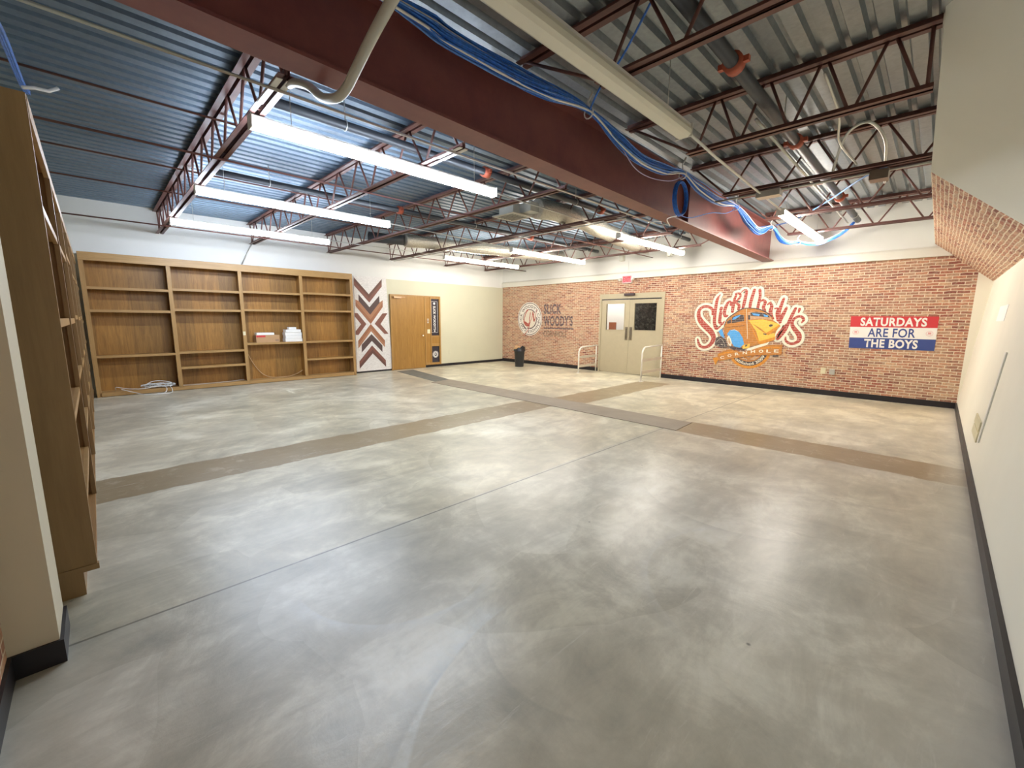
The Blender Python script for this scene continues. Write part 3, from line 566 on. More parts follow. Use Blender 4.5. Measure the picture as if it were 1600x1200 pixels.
run('loose_cable', [(8.25, -4.9, 2.66), (8.0, -4.7, 2.69), (7.85, -4.3, 2.69), (7.6, -3.9, 2.85), (7.2, -3.7, 2.93)], .006, M_whitecab, 'thin white cable passing under the beam from the blue coil', 'cable', sm=True)
run('loose_cable', [(8.3, -6.87, 3.14), (8.5, -7.0, 3.22), (8.75, -7.1, 3.3), (9.2, -7.45, 3.36)], .008, M_blue, 'single blue cable rising from the first strap to the dark pipe', 'cable', sm=True)
run('loose_cable', [(8.38, -1.35, 3.08), (8.8, -2.0, 3.0), (9.3, -2.5, 3.1), (9.8, -3.6, 3.05), (10.2, -3.9, 3.08), (10.36, -3.8, 3.06)], .010, M_bluelt, 'blue cable running from the far strap across to the soffit', 'cable', sm=True)
# cables at the upper left corner
t = thing('blue_cable_bundle', (6.4, -10.27, 2.9), 'blue cables with a white tie above the left bookcase at the top left', 'cable')
m = MB()
for q in range(9):
    dz = .012 * (q % 3); dy = .012 * (q // 3)
    m.tube(spline([(7.6, -10.26 + dy, 2.92 + dz), (6.9, -10.26 + dy, 3.0 + dz), (6.34, -10.25 + dy, 3.09 + dz), (5.6, -10.25 + dy, 3.2 + dz), (5.0, -10.25 + dy, 3.3 + dz), (4.6, -10.24 + dy, 3.38 + dz)]), .0065, 5)
m.build('blue_cable', M_blue, t)
m = MB(); m.tube([(5.15, -10.235, 3.24), (5.12, -10.17, 3.27), (5.1, -10.09, 3.28), (5.08, -10.03, 3.33)], .014, 7); m.build('strap', M_whitecab, t)

# ---------------------------------------------------------------- bookcases
def bookcase_far():
    t = thing('bookcase', (.15, -7.74, 0), 'wide four-bay empty stained wood bookcase against the far left wall', 'bookcase')
    y0, y1, H, X = -10.10, -5.385, 2.50, .30
    up = [y0 + .0, -8.92, -7.77, -6.585, y1]
    MB().box(.004, .02, y0 + .02, y1 - .02, .05, H - .02).build('back_panel', M_shelf, t)
    MB().box(.02, X - .02, y0 + .03, y1 - .03, .055, .08).box(.02, X - .04, y0 + .02, y1 - .02, 0, .055).build('base', M_edge, t, )
    for yy in (y0 + .02, y1 - .02): MB().box(.004, X - .004, yy - .018, yy + .018, 0.0, H - .004).build('side_panel', M_edgez, t)
    for yy in up[1:-1]: MB().box(.02, X - .02, yy - .012, yy + .012, .08, H - .03).build('divider', M_shelf, t)
    m = MB()
    for i, yy in enumerate(up):
        a = .032; c = yy + (a if i == 0 else -a if i == 4 else 0); m.box(X - .02, X, c - a, c + a, .07, H - .14)
    m.build('face_frame', M_edgez, t)
    MB().box(X - .02, X + .006, y0, y1, H - .14, H).build('top_rail', M_edge, t, .004)
    MB().box(.004, X - .02, y0 + .02, y1 - .02, H - .05, H - .025).build('top_panel', M_shelf, t)
    MB().box(X - .02, X, y0 + .06, y1 - .06, 0.01, .08).build('bottom_rail', M_edge, t)
    sh = [[1.925, 1.535, .735], [1.955, 1.575, .755, .455], [1.97, 1.595, .885], [2.0, 1.605, .89, .48]]
    for b in range(4):
        for z in sh[b]:
            m = MB(); m.box(.021, X - .022, up[b] + .03, up[b + 1] - .013, z - .03, z); m.m = 1; m.box(X - .022, X - .002, up[b] + .034, up[b + 1] - .034, z - .042, z + .002)
            m.build('shelf', [M_shelf, M_edge], t)
    return t
bookcase_far()
def bookcase_left():
    t = thing('bookcase', (4.0, -10.3, 0), 'long stained wood bookcase along the near left wall, seen end on', 'bookcase')
    x0, x1, Y, B, H = .34, 7.69, -10.13, YF - .115, 2.365
    MB().box(x1 - .024, x1, B, Y, .136, H).build('side_panel', M_lside, t, .002)
    MB().box(x0, x0 + .024, B, Y - .02, .136, H).build('side_panel', M_lside, t)
    MB().box(x0, x1 - .025, B, B + .012, .14, H - .02).build('back_panel', M_lshelf, t)
    MB().box(x0, x1 - .03, B, Y - .055, 0, .136).build('base', M_lside, t)
    MB().box(x1 - .022, x1 + .006, B, Y + .006, .136, .165).build('skirt', M_lside, t)
    MB().box(x0, x1 - .025, B + .012, Y - .002, .138, .165).build('bottom_panel', M_lshelf, t)
    MB().box(x0, x1 - .025, B + .012, Y - .02, H - .06, H - .03).build('top_panel', M_lshelf, t)
    MB().box(x0, x1 - .025, Y - .02, Y + .002, H - .09, H).build('top_rail', M_edge, t)
    n = 6; w = (x1 - x0) / n; rnd = random.Random(2)
    for i in range(1, n):
        xx = x0 + i * w; MB().box(xx - .03, xx + .03, Y - .02, Y + .004, .165, H - .09).box(xx - .012, xx + .012, B + .012, Y - .02, .165, H - .06).build('divider', M_lside, t)
    for i in range(n):
        for z in [.56, .98, 1.40, 1.93]:
            z += rnd.uniform(-.05, .05)
            a = x0 + i * w; m = MB(); m.box(a + .03, a + w - .03, B + .012, Y - .022, z - .03, z); m.m = 1; m.box(a + .034, a + w - .034, Y - .022, Y - .002, z - .04, z + .001)
            m.build('shelf', [M_lshelf, M_edge], t)
    return t
bookcase_left()
# things on the far bookcase
t = thing('cardboard_box', (.17, -7.34, .886), 'brown cardboard box with red print on the third bay shelf', 'box')
m = MB(); m.box(.06, .28, -7.56, -7.10, .886, 1.045); m.build('carton', M_card, t, .003)
MB().box(.2805, .282, -7.555, -7.38, 1.0, 1.04).build('red_label', M_redp, t)
MB().box(.2805, .282, -7.19, -7.12, .91, .95).build('grey_label', plain('label_grey', (.35, .22, .14), .7), t)
solid(MB().box(.09, .27, -7.54, -7.2, 1.0455, 1.095), 'paper_stack', M_paper, 'flat white stack lying on the brown cardboard box', 'paper', bevel=.002)
zz = .886; spec = [(.20, -6.98, -6.62, .075), (.20, -6.97, -6.63, .065), (.19, -6.975, -6.625, .07), (.2, -6.96, -6.64, .065)]
for k, (d, a, b, h) in enumerate(spec):
    solid(MB().box(.07, .07 + d, a, b, zz, zz + h - .003), 'paper_ream', M_paper, ['bottom white ream of the stack right of the cardboard box', 'second white ream up in the shelf stack', 'third white ream up in the shelf stack', 'topmost full ream of the white stack on the shelf'][k], 'paper', 'stack of white reams', bevel=.004); zz += h
solid(MB().box(.1, .22, -6.88, -6.72, zz, zz + .05), 'small_carton', M_paper, 'small white carton on top of the white ream stack', 'box', bevel=.003)
solid(MB().box(.301, .306, -7.80, -7.755, 1.05, 1.13), 'switch_plate', M_ivory, 'small ivory plate on the upright beside the cardboard box', 'plate')
# cable heap
t = thing('cable_heap', (.42, -9.4, 0.0), 'tangled white cable spilling from the first bay of the bookcase', 'cable')
m = MB(); rnd = random.Random(11)
m.tube(spline([(.2, -9.85, .10), (.3, -9.84, .16), (.34, -9.7, .125), (.33, -9.5, .10), (.3, -9.3, .12), (.26, -9.15, .13)], 8), .006, 6)
m.tube(spline([(.33, -9.78, .12), (.40, -9.6, .05), (.5, -9.45, .006), (.55, -9.25, .006), (.5, -9.1, .006), (.38, -9.07, .06), (.27, -9.1, .12)], 8), .006, 6)
m.tube(spline([(.28, -9.45, .10), (.3, -9.42, .18), (.26, -9.3, .22), (.24, -9.15, .2), (.2, -9.05, .16)], 8), .006, 6)
m.tube(spline([(.3, -9.2, .14), (.42, -9.15, .08), (.5, -9.2, .01), (.46, -9.3, .006)], 8), .006, 6)
for q in range(14):
    cy = rnd.uniform(-9.36, -9.12); ry = rnd.uniform(.08, .2); rz = rnd.uniform(.015, .04)
    m.tube([(.22 + rnd.uniform(-.05, .05) + .03 * math.cos(a * math.pi / 8), cy + ry * math.cos(a * math.pi / 8), .135 + rz * math.sin(a * math.pi / 8)) for a in range(16)], .006, 5, closed=True)
m.build('white_cable', M_whitecab, t)
m = MB(); m.box(.16, .24, -9.12, -9.0, .1, .15); m.build('plug', plain('plug_grey', (.4, .42, .4), .4), t)
run('tan_cable', [(.06, -7.73, .74), (.06, -7.66, .55), (.07, -7.55, .32), (.10, -7.42, .16), (.14, -7.25, .092), (.16, -6.95, .09), (.12, -6.75, .13), (.08, -6.6, .2)], .009, plain('cable_tan', (.50, .32, .16), .5), 'tan cable hanging in a curve in the third bay', 'cable', sm=True)
run('white_cable', [(.2, -8.9, .086), (.22, -8.5, .086), (.2, -8.1, .09), (.14, -7.82, .1)], .004, M_whitecab, 'thin white cable lying along the bottom of the second bay', 'cable', sm=True)
m = MB(); m.box(.022, .10, -8.0, -7.9, .40, .424); solid(m, 'outlet_box', M_ivory, 'small ivory outlet under the lowest shelf of the second bay', 'outlet')

# ---------------------------------------------------------------- chevron panel
t = thing('chevron_panel', (.02, -4.75, 1.25), 'tall white panel with brown and red chevron wood pattern beside the oak door', 'wall panel')
def mcol(name, c):
    if name in MATS: return MATS[name]
    m_, nt, b = newmat(name); v = noise(nt, pos(nt, (4, 4, 26)), 3, 5, .7, 1); L(nt, ramp(nt, v, [(.35, tuple(x * .85 for x in c)), (.65, c)]), b.inputs['Base Color']); b.inputs['Roughness'].default_value = .6
    MATS[name] = m_; return m_
cm = dict(red=mcol('chev_red', (.235, .095, .07)), brown=mcol('chev_brown', (.155, .07, .055)), dark=mcol('chev_dark', (.105, .065, .06)), tan=mcol('chev_tan', (.46, .22, .12)), orange=mcol('chev_orange', (.36, .15, .075)))
def m_planks():
    m_, nt, b = newmat('whitewashed_planks')
    g = N(nt, 'ShaderNodeNewGeometry'); sp = N(nt, 'ShaderNodeSeparateXYZ'); L(nt, g.outputs['Position'], sp.inputs[0])
    ay = mth(nt, 'ABSOLUTE', mth(nt, 'ADD', sp.outputs['Y'], 4.755)); az = mth(nt, 'ABSOLUTE', mth(nt, 'SUBTRACT', sp.outputs['Z'], 1.24))
    d = mth(nt, 'SUBTRACT', az, mth(nt, 'MULTIPLY', ay, 1.25)); fr = mth(nt, 'FRACT', mth(nt, 'MULTIPLY', d, 8.0))
    ln = ramp(nt, fr, [(.0, (.55, .55, .55)), (.06, (0, 0, 0))])
    v = noise(nt, pos(nt, (3, 5, 14)), 3, 6, .7, 1)
    c = mixc(nt, ln, ramp(nt, v, [(.35, (.66, .64, .62)), (.6, (.84, .82, .80))]), (.60, .58, .56)); L(nt, c, b.inputs['Base Color']); b.inputs['Roughness'].default_value = .6; return m_
m = MB(); m.prism([(.004, y, z) for y, z in CHEVP], (.014, 0, 0)); m.build('backing', m_planks(), t)
for k, (n, pl) in enumerate(CHEV):
    m = MB(); m.prism([(.0185 if k % 1 == 0 else .0185, y, z) for y, z in pl], (.003 + .0012 * (k % 2 if n != 'orange' else 2), 0, 0)); m.build('chevron', cm[n], t)

# ---------------------------------------------------------------- oak door with sidelights
t = thing('door_1', (.03, -3.43, 0), 'oak veneer door with narrow black sidelight panels in the cream wall', 'door')
t['kind'] = 'structure'
ya_, yb2 = -4.247, -2.612
m = MB(); m.box(.003, .06, ya_, ya_ + .035, 0, 2.045).box(.003, .06, yb2 - .05, yb2, .075, 2.045).box(.003, .06, ya_, yb2, 2.045, 2.08).box(.003, .06, -3.165, -3.125, .075, 2.045).box(.003, .055, -2.97, -2.935, .075, 2.045)
m.box(.003, .055, -3.125, -2.971, .075, .135).box(.003, .055, -2.934, yb2 - .051, .075, .135).box(.003, .05, -2.935, yb2 - .05, .62, .70).box(.003, .05, -2.935, yb2 - .05, .89, .935).box(.003, .055, -2.934, yb2 - .051, 2.005, 2.044)
m.build('door_frame', M_doorframe, t)
MB().box(.003, .04, -3.125, -2.97, .135, 2.045).box(.003, .035, -2.935, yb2 - .05, .70, .89).build('side_panel', M_doorwood, t)
lf = MB(); lf.box(.005, .048, ya_ + .037, -3.167, .008, 2.043); leaf = lf.build('door_leaf', M_doorwood, t)
m = MB(); m.tube([(.048, -3.27, .945), (.085, -3.27, .945)], .012, 10); m.lathe([(.001, -.032), (.025, -.024), (.032, 0), (.025, .024), (.001, .032)], (.105, -3.27, .945), 14); m.build('door_knob', plain('knob_brass', (.75, .62, .45), .25, .9), leaf)
m = MB(); m.box(.048, .11, -4.16, -3.93, 1.975, 2.025); m.box(.075, .09, -3.96, -3.80, 2.005, 2.018); m.build('door_closer', plain('closer_tan', (.52, .34, .2), .4, .3), leaf)
blk = plain('vinyl_black', (.035, .03, .045), .35)
def glyphs(text, place, mat, name, parent, bold=.02, cond=1.0):
    """text as mesh; place(u, v) maps text space (u 0..1, v 0..1) to the world, with a small thickness off the wall"""
    cu = bpy.data.curves.new(name, 'FONT'); cu.body = text; cu.offset = bold; cu.extrude = .0; cu.resolution_u = 3; cu.space_character = cond
    o = bpy.data.objects.new(name, cu); C.objects.link(o)
    bpy.context.view_layer.update()
    me = bpy.data.meshes.new_from_object(o.evaluated_get(bpy.context.evaluated_depsgraph_get())); bpy.data.objects.remove(o)
    xs = [v.co.x for v in me.vertices]; ys_ = [v.co.y for v in me.vertices]; x0, x1, y0, y1 = min(xs), max(xs), min(ys_), max(ys_)
    off = parent_loc(parent)
    for v in me.vertices: v.co = Vector(place((v.co.x - x0) / (x1 - x0), (v.co.y - y0) / (y1 - y0))) - off
    me.materials.append(mat); o = bpy.data.objects.new(name, me); C.objects.link(o); o.parent = parent; return o
bl = MB().box(.003, .02, -2.935, yb2 - .05, .935, 2.005).build('upper_sidelight', blk, t)
bl2 = MB().box(.003, .02, -2.935, yb2 - .05, .135, .62).build('lower_sidelight', blk, t)
vw = plain('vinyl_white', (.80, .80, .78), .4)
m = MB()
for a, b, c, d in [(-2.915, -2.908, 1.02, 1.93), (-2.70, -2.693, 1.02, 1.93), (-2.915, -2.693, 1.02, 1.027), (-2.915, -2.693, 1.923, 1.93)]: m.box(.0205, .022, a, b, c, d)
m.build('white_border', vw, bl)
glyphs("SLICK WOODY'S", lambda u, v: (.022, -2.845 + .085 * v, 1.80 - .70 * u), vw, 'lettering', bl, .03)
def disc(m, x, cy, cz, r0, r1, n=36):
    vs = []; fs = []
    for j in range(n):
        a = 2 * math.pi * j / n; vs += [(x, cy + r0 * math.cos(a), cz + r0 * math.sin(a)), (x, cy + r1 * math.cos(a), cz + r1 * math.sin(a))]
    for j in range(n): k = (j + 1) % n; fs.append((2 * j, 2 * j + 1, 2 * k + 1, 2 * k))
    m.add(vs, fs)
m = MB(); disc(m, .0225, -2.805, 1.87, .0, .035); disc(m, .0225, -2.805, 1.065, .0, .026); m.build('round_badge', vw, bl)
m = MB(); disc(m, .0225, -2.79, .375, .055, .078); disc(m, .0225, -2.79, .375, .088, .10); m.build('round_emblem', vw, bl2)
glyphs('SW', lambda u, v: (.023, -2.83 + .08 * u, .345 + .06 * v), vw, 'monogram', bl2, .03)
for (y, z, mm, nm, lb) in [(-3.03, 1.06, M_ivory, 'switch_plate', 'ivory switch plate on the oak strip beside the door'), ]:
    solid(MB().box(.041, .048, y - .05, y + .05, z - .06, z + .06), nm, mm, lb, 'switch', bevel=.002)
m = MB()
for k in range(3): m.box(.041, .046, -3.075, -3.02, 1.30 + k * .05, 1.33 + k * .05)
solid(m, 'key_switch', M_cond, 'small metal switch above the ivory plate by the oak door', 'switch')
solid(MB().box(.0035, .009, -2.285, -2.205, .36, .475), 'outlet', M_cream, 'cream outlet low on the cream wall right of the oak door', 'outlet', bevel=.002)

# ---------------------------------------------------------------- double doors in the brick wall
t = thing('door_2', ((DX0 + DX1) / 2, .05, 0), 'greige double doors with windows in the brick wall', 'door'); t['kind'] = 'structure'
m = MB(); m.box(DX0 + .001, DX0 + .055, -.02, .12, 0, 1.985).box(DX1 - .075, DX1 - .001, -.02, .12, 0, 1.985).box(DX0 + .001, DX1 - .001, -.02, .12, 1.985, DZ - .001).box(DX0 - .01, DX1 + .01, -.024, -.001, DZ - .001, DZ + .045); m.build('door_frame', M_door, t)
def leafB(x0, x1, wx0, wx1, hx, name):
    z0, z1 = .012, 1.955; wz0, wz1 = 1.17, 1.855
    m = MB(); m.box(x0, x1, .0, .045, z0, wz0).box(x0, x1, .0, .045, wz1, z1).box(x0, wx0, .0, .045, wz0, wz1).box(wx1, x1, .0, .045, wz0, wz1)
    l = m.build('door_leaf', M_door, t)
    m = MB(); f = .018
    m.box(wx0 - f, wx1 + f, -.008, 0, wz1, wz1 + f).box(wx0 - f, wx1 + f, -.008, 0, wz0 - f, wz0).box(wx0 - f, wx0, -.008, 0, wz0, wz1).box(wx1, wx1 + f, -.008, 0, wz0, wz1); m.build('window_bead', M_door, l)
    g, nt, b = newmat('glass'); b.inputs['Transmission Weight'].default_value = 1; b.inputs['Roughness'].default_value = .02; b.inputs['IOR'].default_value = 1.2; b.inputs['Base Color'].default_value = (.92, .95, .95, 1)
    MB().box(wx0, wx1, .018, .024, wz0, wz1).build('pane', g, l)
    m = MB(); m.box(hx - .036, hx + .036, -.006, 0, .90, 1.245); m.build('pull_plate', M_brass, l)
    m = MB(); m.tube([(hx, -.005, .95), (hx, -.05, .97), (hx, -.05, 1.17), (hx, -.005, 1.19)], .009, 8); m.build('door_handle', M_brass, l)
leafB(DX0 + .057, 4.835, 4.135, 4.685, 4.765, 'l'); leafB(4.841, DX1 - .077, 4.98, 5.585, 4.895, 'r')
MB().box(3.985, 5.70, -.012, 0, 1.958, 1.982).build('weather_strip', M_black, t)
solid(MB().box(4.69, 4.985, -.075, -.021, 2.055, 2.115), 'motion_sensor', plain('sensor_dark', (.05, .03, .04), .3), 'slim dark motion sensor above the double doors', 'sensor', bevel=.006)
# vestibule behind
m = MB(); m.box(2.2, 3.85, 1.7, 1.75, 0, 2.6); m.box(2.2, 2.25, .2, 1.7, 0, 2.6).box(6.3, 6.35, .2, 1.7, 0, 2.6).box(2.2, 6.35, .2, 1.75, 2.6, 2.65)
m.m = 1; m.box(3.85, 6.35, 1.7, 1.75, 0, 2.6); m.m = 2; m.box(2.2, 6.35, .2, 1.75, -.1, 0)
def m_night():
    g, nt, b = newmat('night_glass'); v = noise(nt, pos(nt, (6, 6, 6)), 2.2, 6, .7)
    L(nt, ramp(nt, v, [(.45, (.02, .024, .026)), (.62, (.07, .08, .075)), (.75, (.35, .36, .34))]), b.inputs['Base Color']); b.inputs['Roughness'].default_value = .15; return g  # pale specks are reflections painted into the dark pane's colour
struct(m, 'wall_vestibule', [M_white, m_night(), M_board])
solid(MB().box(3.16, 3.42, 1.685, 1.698, .9, 1.36), 'poster', [plain('poster_brown', (.35, .12, .06), .5)], 'brown poster on the white wall seen through the left door window', 'poster')
t = thing('vestibule_fill_lamp', (3.5, .9, 2.58), 'unseen lamp added to light the lobby behind the double doors', 'ceiling lamp')  # out-of-view fixture, added to brighten what shows through the door windows
MB().box(3.0, 4.0, .8, 1.0, 2.56, 2.598).build('housing', M_whitemetal, t); MB().box(3.02, 3.98, .82, .98, 2.545, 2.56).build('diffuser', emit('lobby_fill', (1, .96, .9), 1), t)

# exit sign
t = thing('exit_sign', (4.74, -.03, 2.47), 'red lettered EXIT sign with two emergency lamp heads above the double doors', 'sign')
MB().box(4.60, 4.88, -.05, -.046 + .046, 2.375, 2.575).build('housing', M_whitemetal, t, .004)
fc = MB().box(4.612, 4.868, -.054, -.0505, 2.39, 2.56).build('face', emit('exit_face', (1.0, .22, .26), .22, (.35, .10, .11)), t)
glyphs('EXIT', lambda u, v: (4.64 + .20 * u, -.0555, 2.415 + .12 * v), emit('exit_red', (1, .0, .02), .20, (.25, .0, .01)), 'lettering', fc, .03)
for s in (-1, 1):
    m = MB(); m.tube([(4.74 + s * .14, -.03, 2.46), (4.74 + s * .17, -.06, 2.47)], .01, 8); m.tube([(4.74 + s * .18, -.045, 2.48), (4.74 + s * .19, -.11, 2.46)], .036, 14); m.build('lamp_head', M_whitemetal, t)
MB().tube([(4.74, -.03, 2.575), (4.74, -.03, 2.64)], .02, 10).build('canopy', M_whitemetal, t)
struct(MB().box(4.70, 4.75, -.012, 0, 2.66, 3.0), 'trim_4', M_white)

# guard rails beside the doors
def rail(x, d, h, label):
    t = thing('guard_rail', (x, -d / 2, 0), label, 'guard rail', 'door guard rails')
    pts = [(x, -d, 0), (x, -d, h - .16)] + [(x, -d + .16 * (1 - math.cos(a)), h - .16 + .16 * math.sin(a)) for a in (.35, .7, 1.05, 1.4)] + [(x, -.03, h + .02), ]
    m = MB(); m.tube(pts, .019, 12); m.build('hoop', M_rail, t)
    MB().tube([(x, -.045, 0), (x, -.045, h + .015)], .018, 10).build('rear_post', M_rail, t)
    for z in (h * .62, h * .27): MB().box(x - .008, x + .008, -d, -.05, z - .032, z + .032).build('cross_bar', M_railp, t)
    MB().box(x - .05, x + .05, -d - .05, -d + .05, 0, .012).build('foot_plate', M_rail, t)
rail(3.88, .86, .70, 'white curved guard rail left of the double doors'); rail(5.80, 1.02, .80, 'white curved guard rail right of the double doors')

# trash can
t = thing('trash_can', (1.66, -.86, 0), 'black tapered trash can standing by the brick wall', 'trash can')
m = MB(); m.smooth = True; m.lathe([(.125, 0), (.13, .02), (.16, .50), (.172, .51), (.175, .53), (.165, .535), (.15, .50), (.118, .03)], (1.66, -.86, 0), 28); m.build('bin', M_bin, t)
m = MB(); rnd = random.Random(4); pr = []
for k in range(18):
    a = 2 * math.pi * k / 18; pr.append((1.66 + .168 * math.cos(a), -.86 + .168 * math.sin(a), .535 + rnd.uniform(0, .05) + (.07 if math.cos(a - .6) > .3 else 0)))
m.add([(1.66, -.86, .50)] + pr, [(0, 1 + k, 1 + (k + 1) % 18) for k in range(18)])
m.add(pr + [(p[0] * 1.0 + (p[0] - 1.66) * .1, p[1] + (p[1] + .86) * .1, .47) for p in pr], [(k, (k + 1) % 18, (k + 1) % 18 + 18, k + 18) for k in range(18)])
m.build('liner', plain('bag_black', (.02, .02, .024), .25), t)
m = MB(); m.prism([(1.55, -1.0, .54), (1.72, -1.02, .50), (1.73, -.98, .6), (1.56, -.96, .64)], (.02, .09, .01)); solid(m, 'rubbish_scrap', M_card, 'light brown scrap of cardboard sticking out of the trash can', 'rubbish')

# outlets and papers
solid(MB().box(9.05, 9.13, -.012, -.0, .41, .53), 'outlet', M_ivory, 'ivory outlet low on the brick wall below the painted logo', 'outlet', bevel=.002)
solid(MB().box(9.19, 9.275, -.04, -.0, .41, .51), 'outlet_box', M_cond, 'grey metal outlet box right of the ivory outlet', 'outlet', bevel=.002)
solid(MB().box(1.40, 1.49, -.008, -.0, .34, .43), 'outlet', plain('plate_tan', (.5, .34, .24), .5), 'tan outlet low on the brick wall right of the trash can', 'outlet', bevel=.002)
def onwall(y0, y1, z0, z1, th):
    m = MB(); a, b = wx(z0), wx(z1)
    m.prism([(a - .0008, y0, z0), (a - th, y0, z0), (b - th, y0, z1), (b - .0008, y0, z1)], (0, y1 - y0, 0)); return m
solid(onwall(-3.35, -2.5, 1.43, 1.60, .003), 'paper_notice', M_paper, 'white paper notice taped to the right wall', 'paper')
M_plate = plain('plate_beige', (.60, .55, .36), .4)
solid(onwall(-4.22, -3.62, .40, .49, .012), 'outlet', M_plate, 'upper beige wall plate on the right wall', 'outlet', bevel=.003)
solid(onwall(-4.26, -3.66, .30, .39, .012), 'outlet', M_plate, 'lower beige wall plate on the right wall', 'outlet', bevel=.003)
solid(onwall(-4.46, -4.38, .34, 1.16, .012), 'raceway', M_trim, 'cream vertical cable raceway on the right wall beside the plates', 'raceway', bevel=.003)

# floor strips
solid(MB().prism([(.25, -3.72, 0), (2.55, -4.14, 0), (2.65, -4.60, 0), (.35, -4.28, 0)], (0, 0, .003)), 'floor_strip', M_boardd, 'dark grey strip on the floor in front of the oak door', 'floor strip')
m = MB(); m.prism([(2.55, -4.14, 0), (8.30, -4.20, 0), (8.33, -4.78, 0), (2.65, -4.72, 0)], (0, 0, .006)); solid(m, 'floor_strip', M_board, 'flat brown strip covering the trench across the middle of the floor', 'floor strip')
m = MB(); m.prism([(1.56, -7.42, 0), (1.62, -7.40, 0), (1.66, -7.13, 0), (1.60, -7.12, 0)], (0, 0, .001)); m.prism([(1.56, -7.40, 0), (1.60, -7.44, 0), (2.05, -7.45, 0), (2.05, -7.405, 0)], (0, 0, .0012)); solid(m, 'tape_mark', M_tape, 'cream tape corner mark on the floor before the bookcase', 'tape')

# ---------------------------------------------------------------- wall graphics
def stroke(m, pts, grow, y, n=5):
    """brush stroke ribbon with round ends; pts = (x, z, width)"""
    P = spline([(a, b, c) for a, b, c in pts], n); k = len(P); vs = []
    for i, p in enumerate(P):
        a = P[max(i - 1, 0)]; b = P[min(i + 1, k - 1)]; d = Vector((b.x - a.x, b.y - a.y)); d.normalize(); nn = Vector((-d.y, d.x)); w = p.z / 2 + grow
        vs += [(p.x + nn.x * w, y, p.y + nn.y * w), (p.x - nn.x * w, y, p.y - nn.y * w)]
    m.add(vs, [(2 * i, 2 * i + 1, 2 * i + 3, 2 * i + 2) for i in range(k - 1)])
    for p, yy in ((P[0], y - .00008), (P[-1], y - .00012)):
        w = p.z / 2 + grow; m.add([(p.x + w * math.cos(a * .5236), yy, p.y + w * math.sin(a * .5236)) for a in range(12)], [tuple(range(12))])
t = thing('mural_logo', (7.7, -.002, 1.2), 'large red script lettering with an orange car and ribbon painted on the brick wall', 'mural')
m = MB(); e = 0
for k, st in SCRIPT.items(): stroke(m, st, .058, -.0025 - e * .00002); e += 1
m.build('shadow_outline', DC['shade'], t)
m = MB(); e = 0
for k, st in SCRIPT.items(): stroke(m, st, .047, -.0035 - e * .00002); e += 1
m.build('cream_outline', DC['cream'], t)
m = MB(); e = 0
for k, st in SCRIPT.items(): stroke(m, st, 0, -.0052 - e * .00002); e += 1
m.build('red_lettering', DC['red'], t)
rx, rz, rd = RING; R0 = rd / 2
def arc(m, r0, r1, a0, a1, y, n=40):
    vs = []
    for i in range(n + 1):
        a = math.radians(a0 + (a1 - a0) * i / n); vs += [(rx + r0 * math.cos(a), y, rz + r0 * math.sin(a)), (rx + r1 * math.cos(a), y, rz + r1 * math.sin(a))]
    m.add(vs, [(2 * i, 2 * i + 1, 2 * i + 3, 2 * i + 2) for i in range(n)])
m = MB(); arc(m, R0 * .87, R0, 185, 355, -.003); m.build('outer_ring', DC['deep_orange'], t)
m = MB(); arc(m, R0 * .66, R0 * .87, 185, 355, -.003); m.build('dark_ring', DC['dark'], t)
m = MB(); arc(m, R0 * .60, R0 * .66, 185, 355, -.0032); m.prism([(x, -.0045, z) for x, z in RINGV], (0, .001, 0)); m.build('inner_ring', DC['orange'], t)
glyphs('Established 2009', lambda u, v: (rx + R0 * (.835 - .145 * v) * -math.cos(math.radians(24 + 132 * u)), -.0045, rz - R0 * (.835 - .145 * v) * math.sin(math.radians(24 + 132 * u))), DC['cream'], 'established_text', t, .02)
car = thing('x', (0, 0, 0), None, None); bpy.data.objects.remove(car)
cr = bpy.data.objects.new('car_picture', None); C.objects.link(cr); cr.parent = t; cr.location = (0, 0, 0)
CN = ['body', 'side_window', 'window_glint', 'rear_window', 'windshield_frame', 'windshield', 'window_glint', 'window_glint', 'pillar_mirror', 'lower_board_edge', 'lower_board_side', 'lower_board', 'board_hole', 'upper_board_edge', 'upper_board', 'board_hole', 'rear_fender', 'engine', 'chassis', 'front_fender', 'wheel', 'wheel_hub', 'headlamp', 'headlamp_mark', 'bumper']
for i, (n, pl) in enumerate(CAR):
    mm = MB(); yy = -.0066 - i * .0002; mm.prism([(x, yy, z) for x, z in pl], (0, .0001, 0)); mm.build(CN[i], DC[n], cr)
for n, st in CARLINES:
    mm = MB(); stroke(mm, st, 0, -.0125); mm.build('painted_line', DC[n], cr)
rb = bpy.data.objects.new('ribbon', None); C.objects.link(rb); rb.parent = t
for i, (n, pl) in enumerate(BANNER):
    mm = MB(); yy = -.0130 - i * .0002; mm.prism([(x, yy, z) for x, z in pl], (0, .0001, 0)); mm.build(['ribbon_tail', 'ribbon_tail', 'ribbon_shade', 'ribbon_band', 'ribbon_fold', 'ribbon_fold'][i], DC[n], rb)
for ch, x, z, h, a in BLET:
    hh = .062; ww = .085
    glyphs(ch, lambda u, v: (x + ((u - .5) * ww) * math.cos(a) - (v - .5) * hh * math.sin(a), -.0150, z + (v - .5) * hh * math.cos(a) + (u - .5) * ww * math.sin(a)), DC['cream'], 'ribbon_letter', rb, .03)

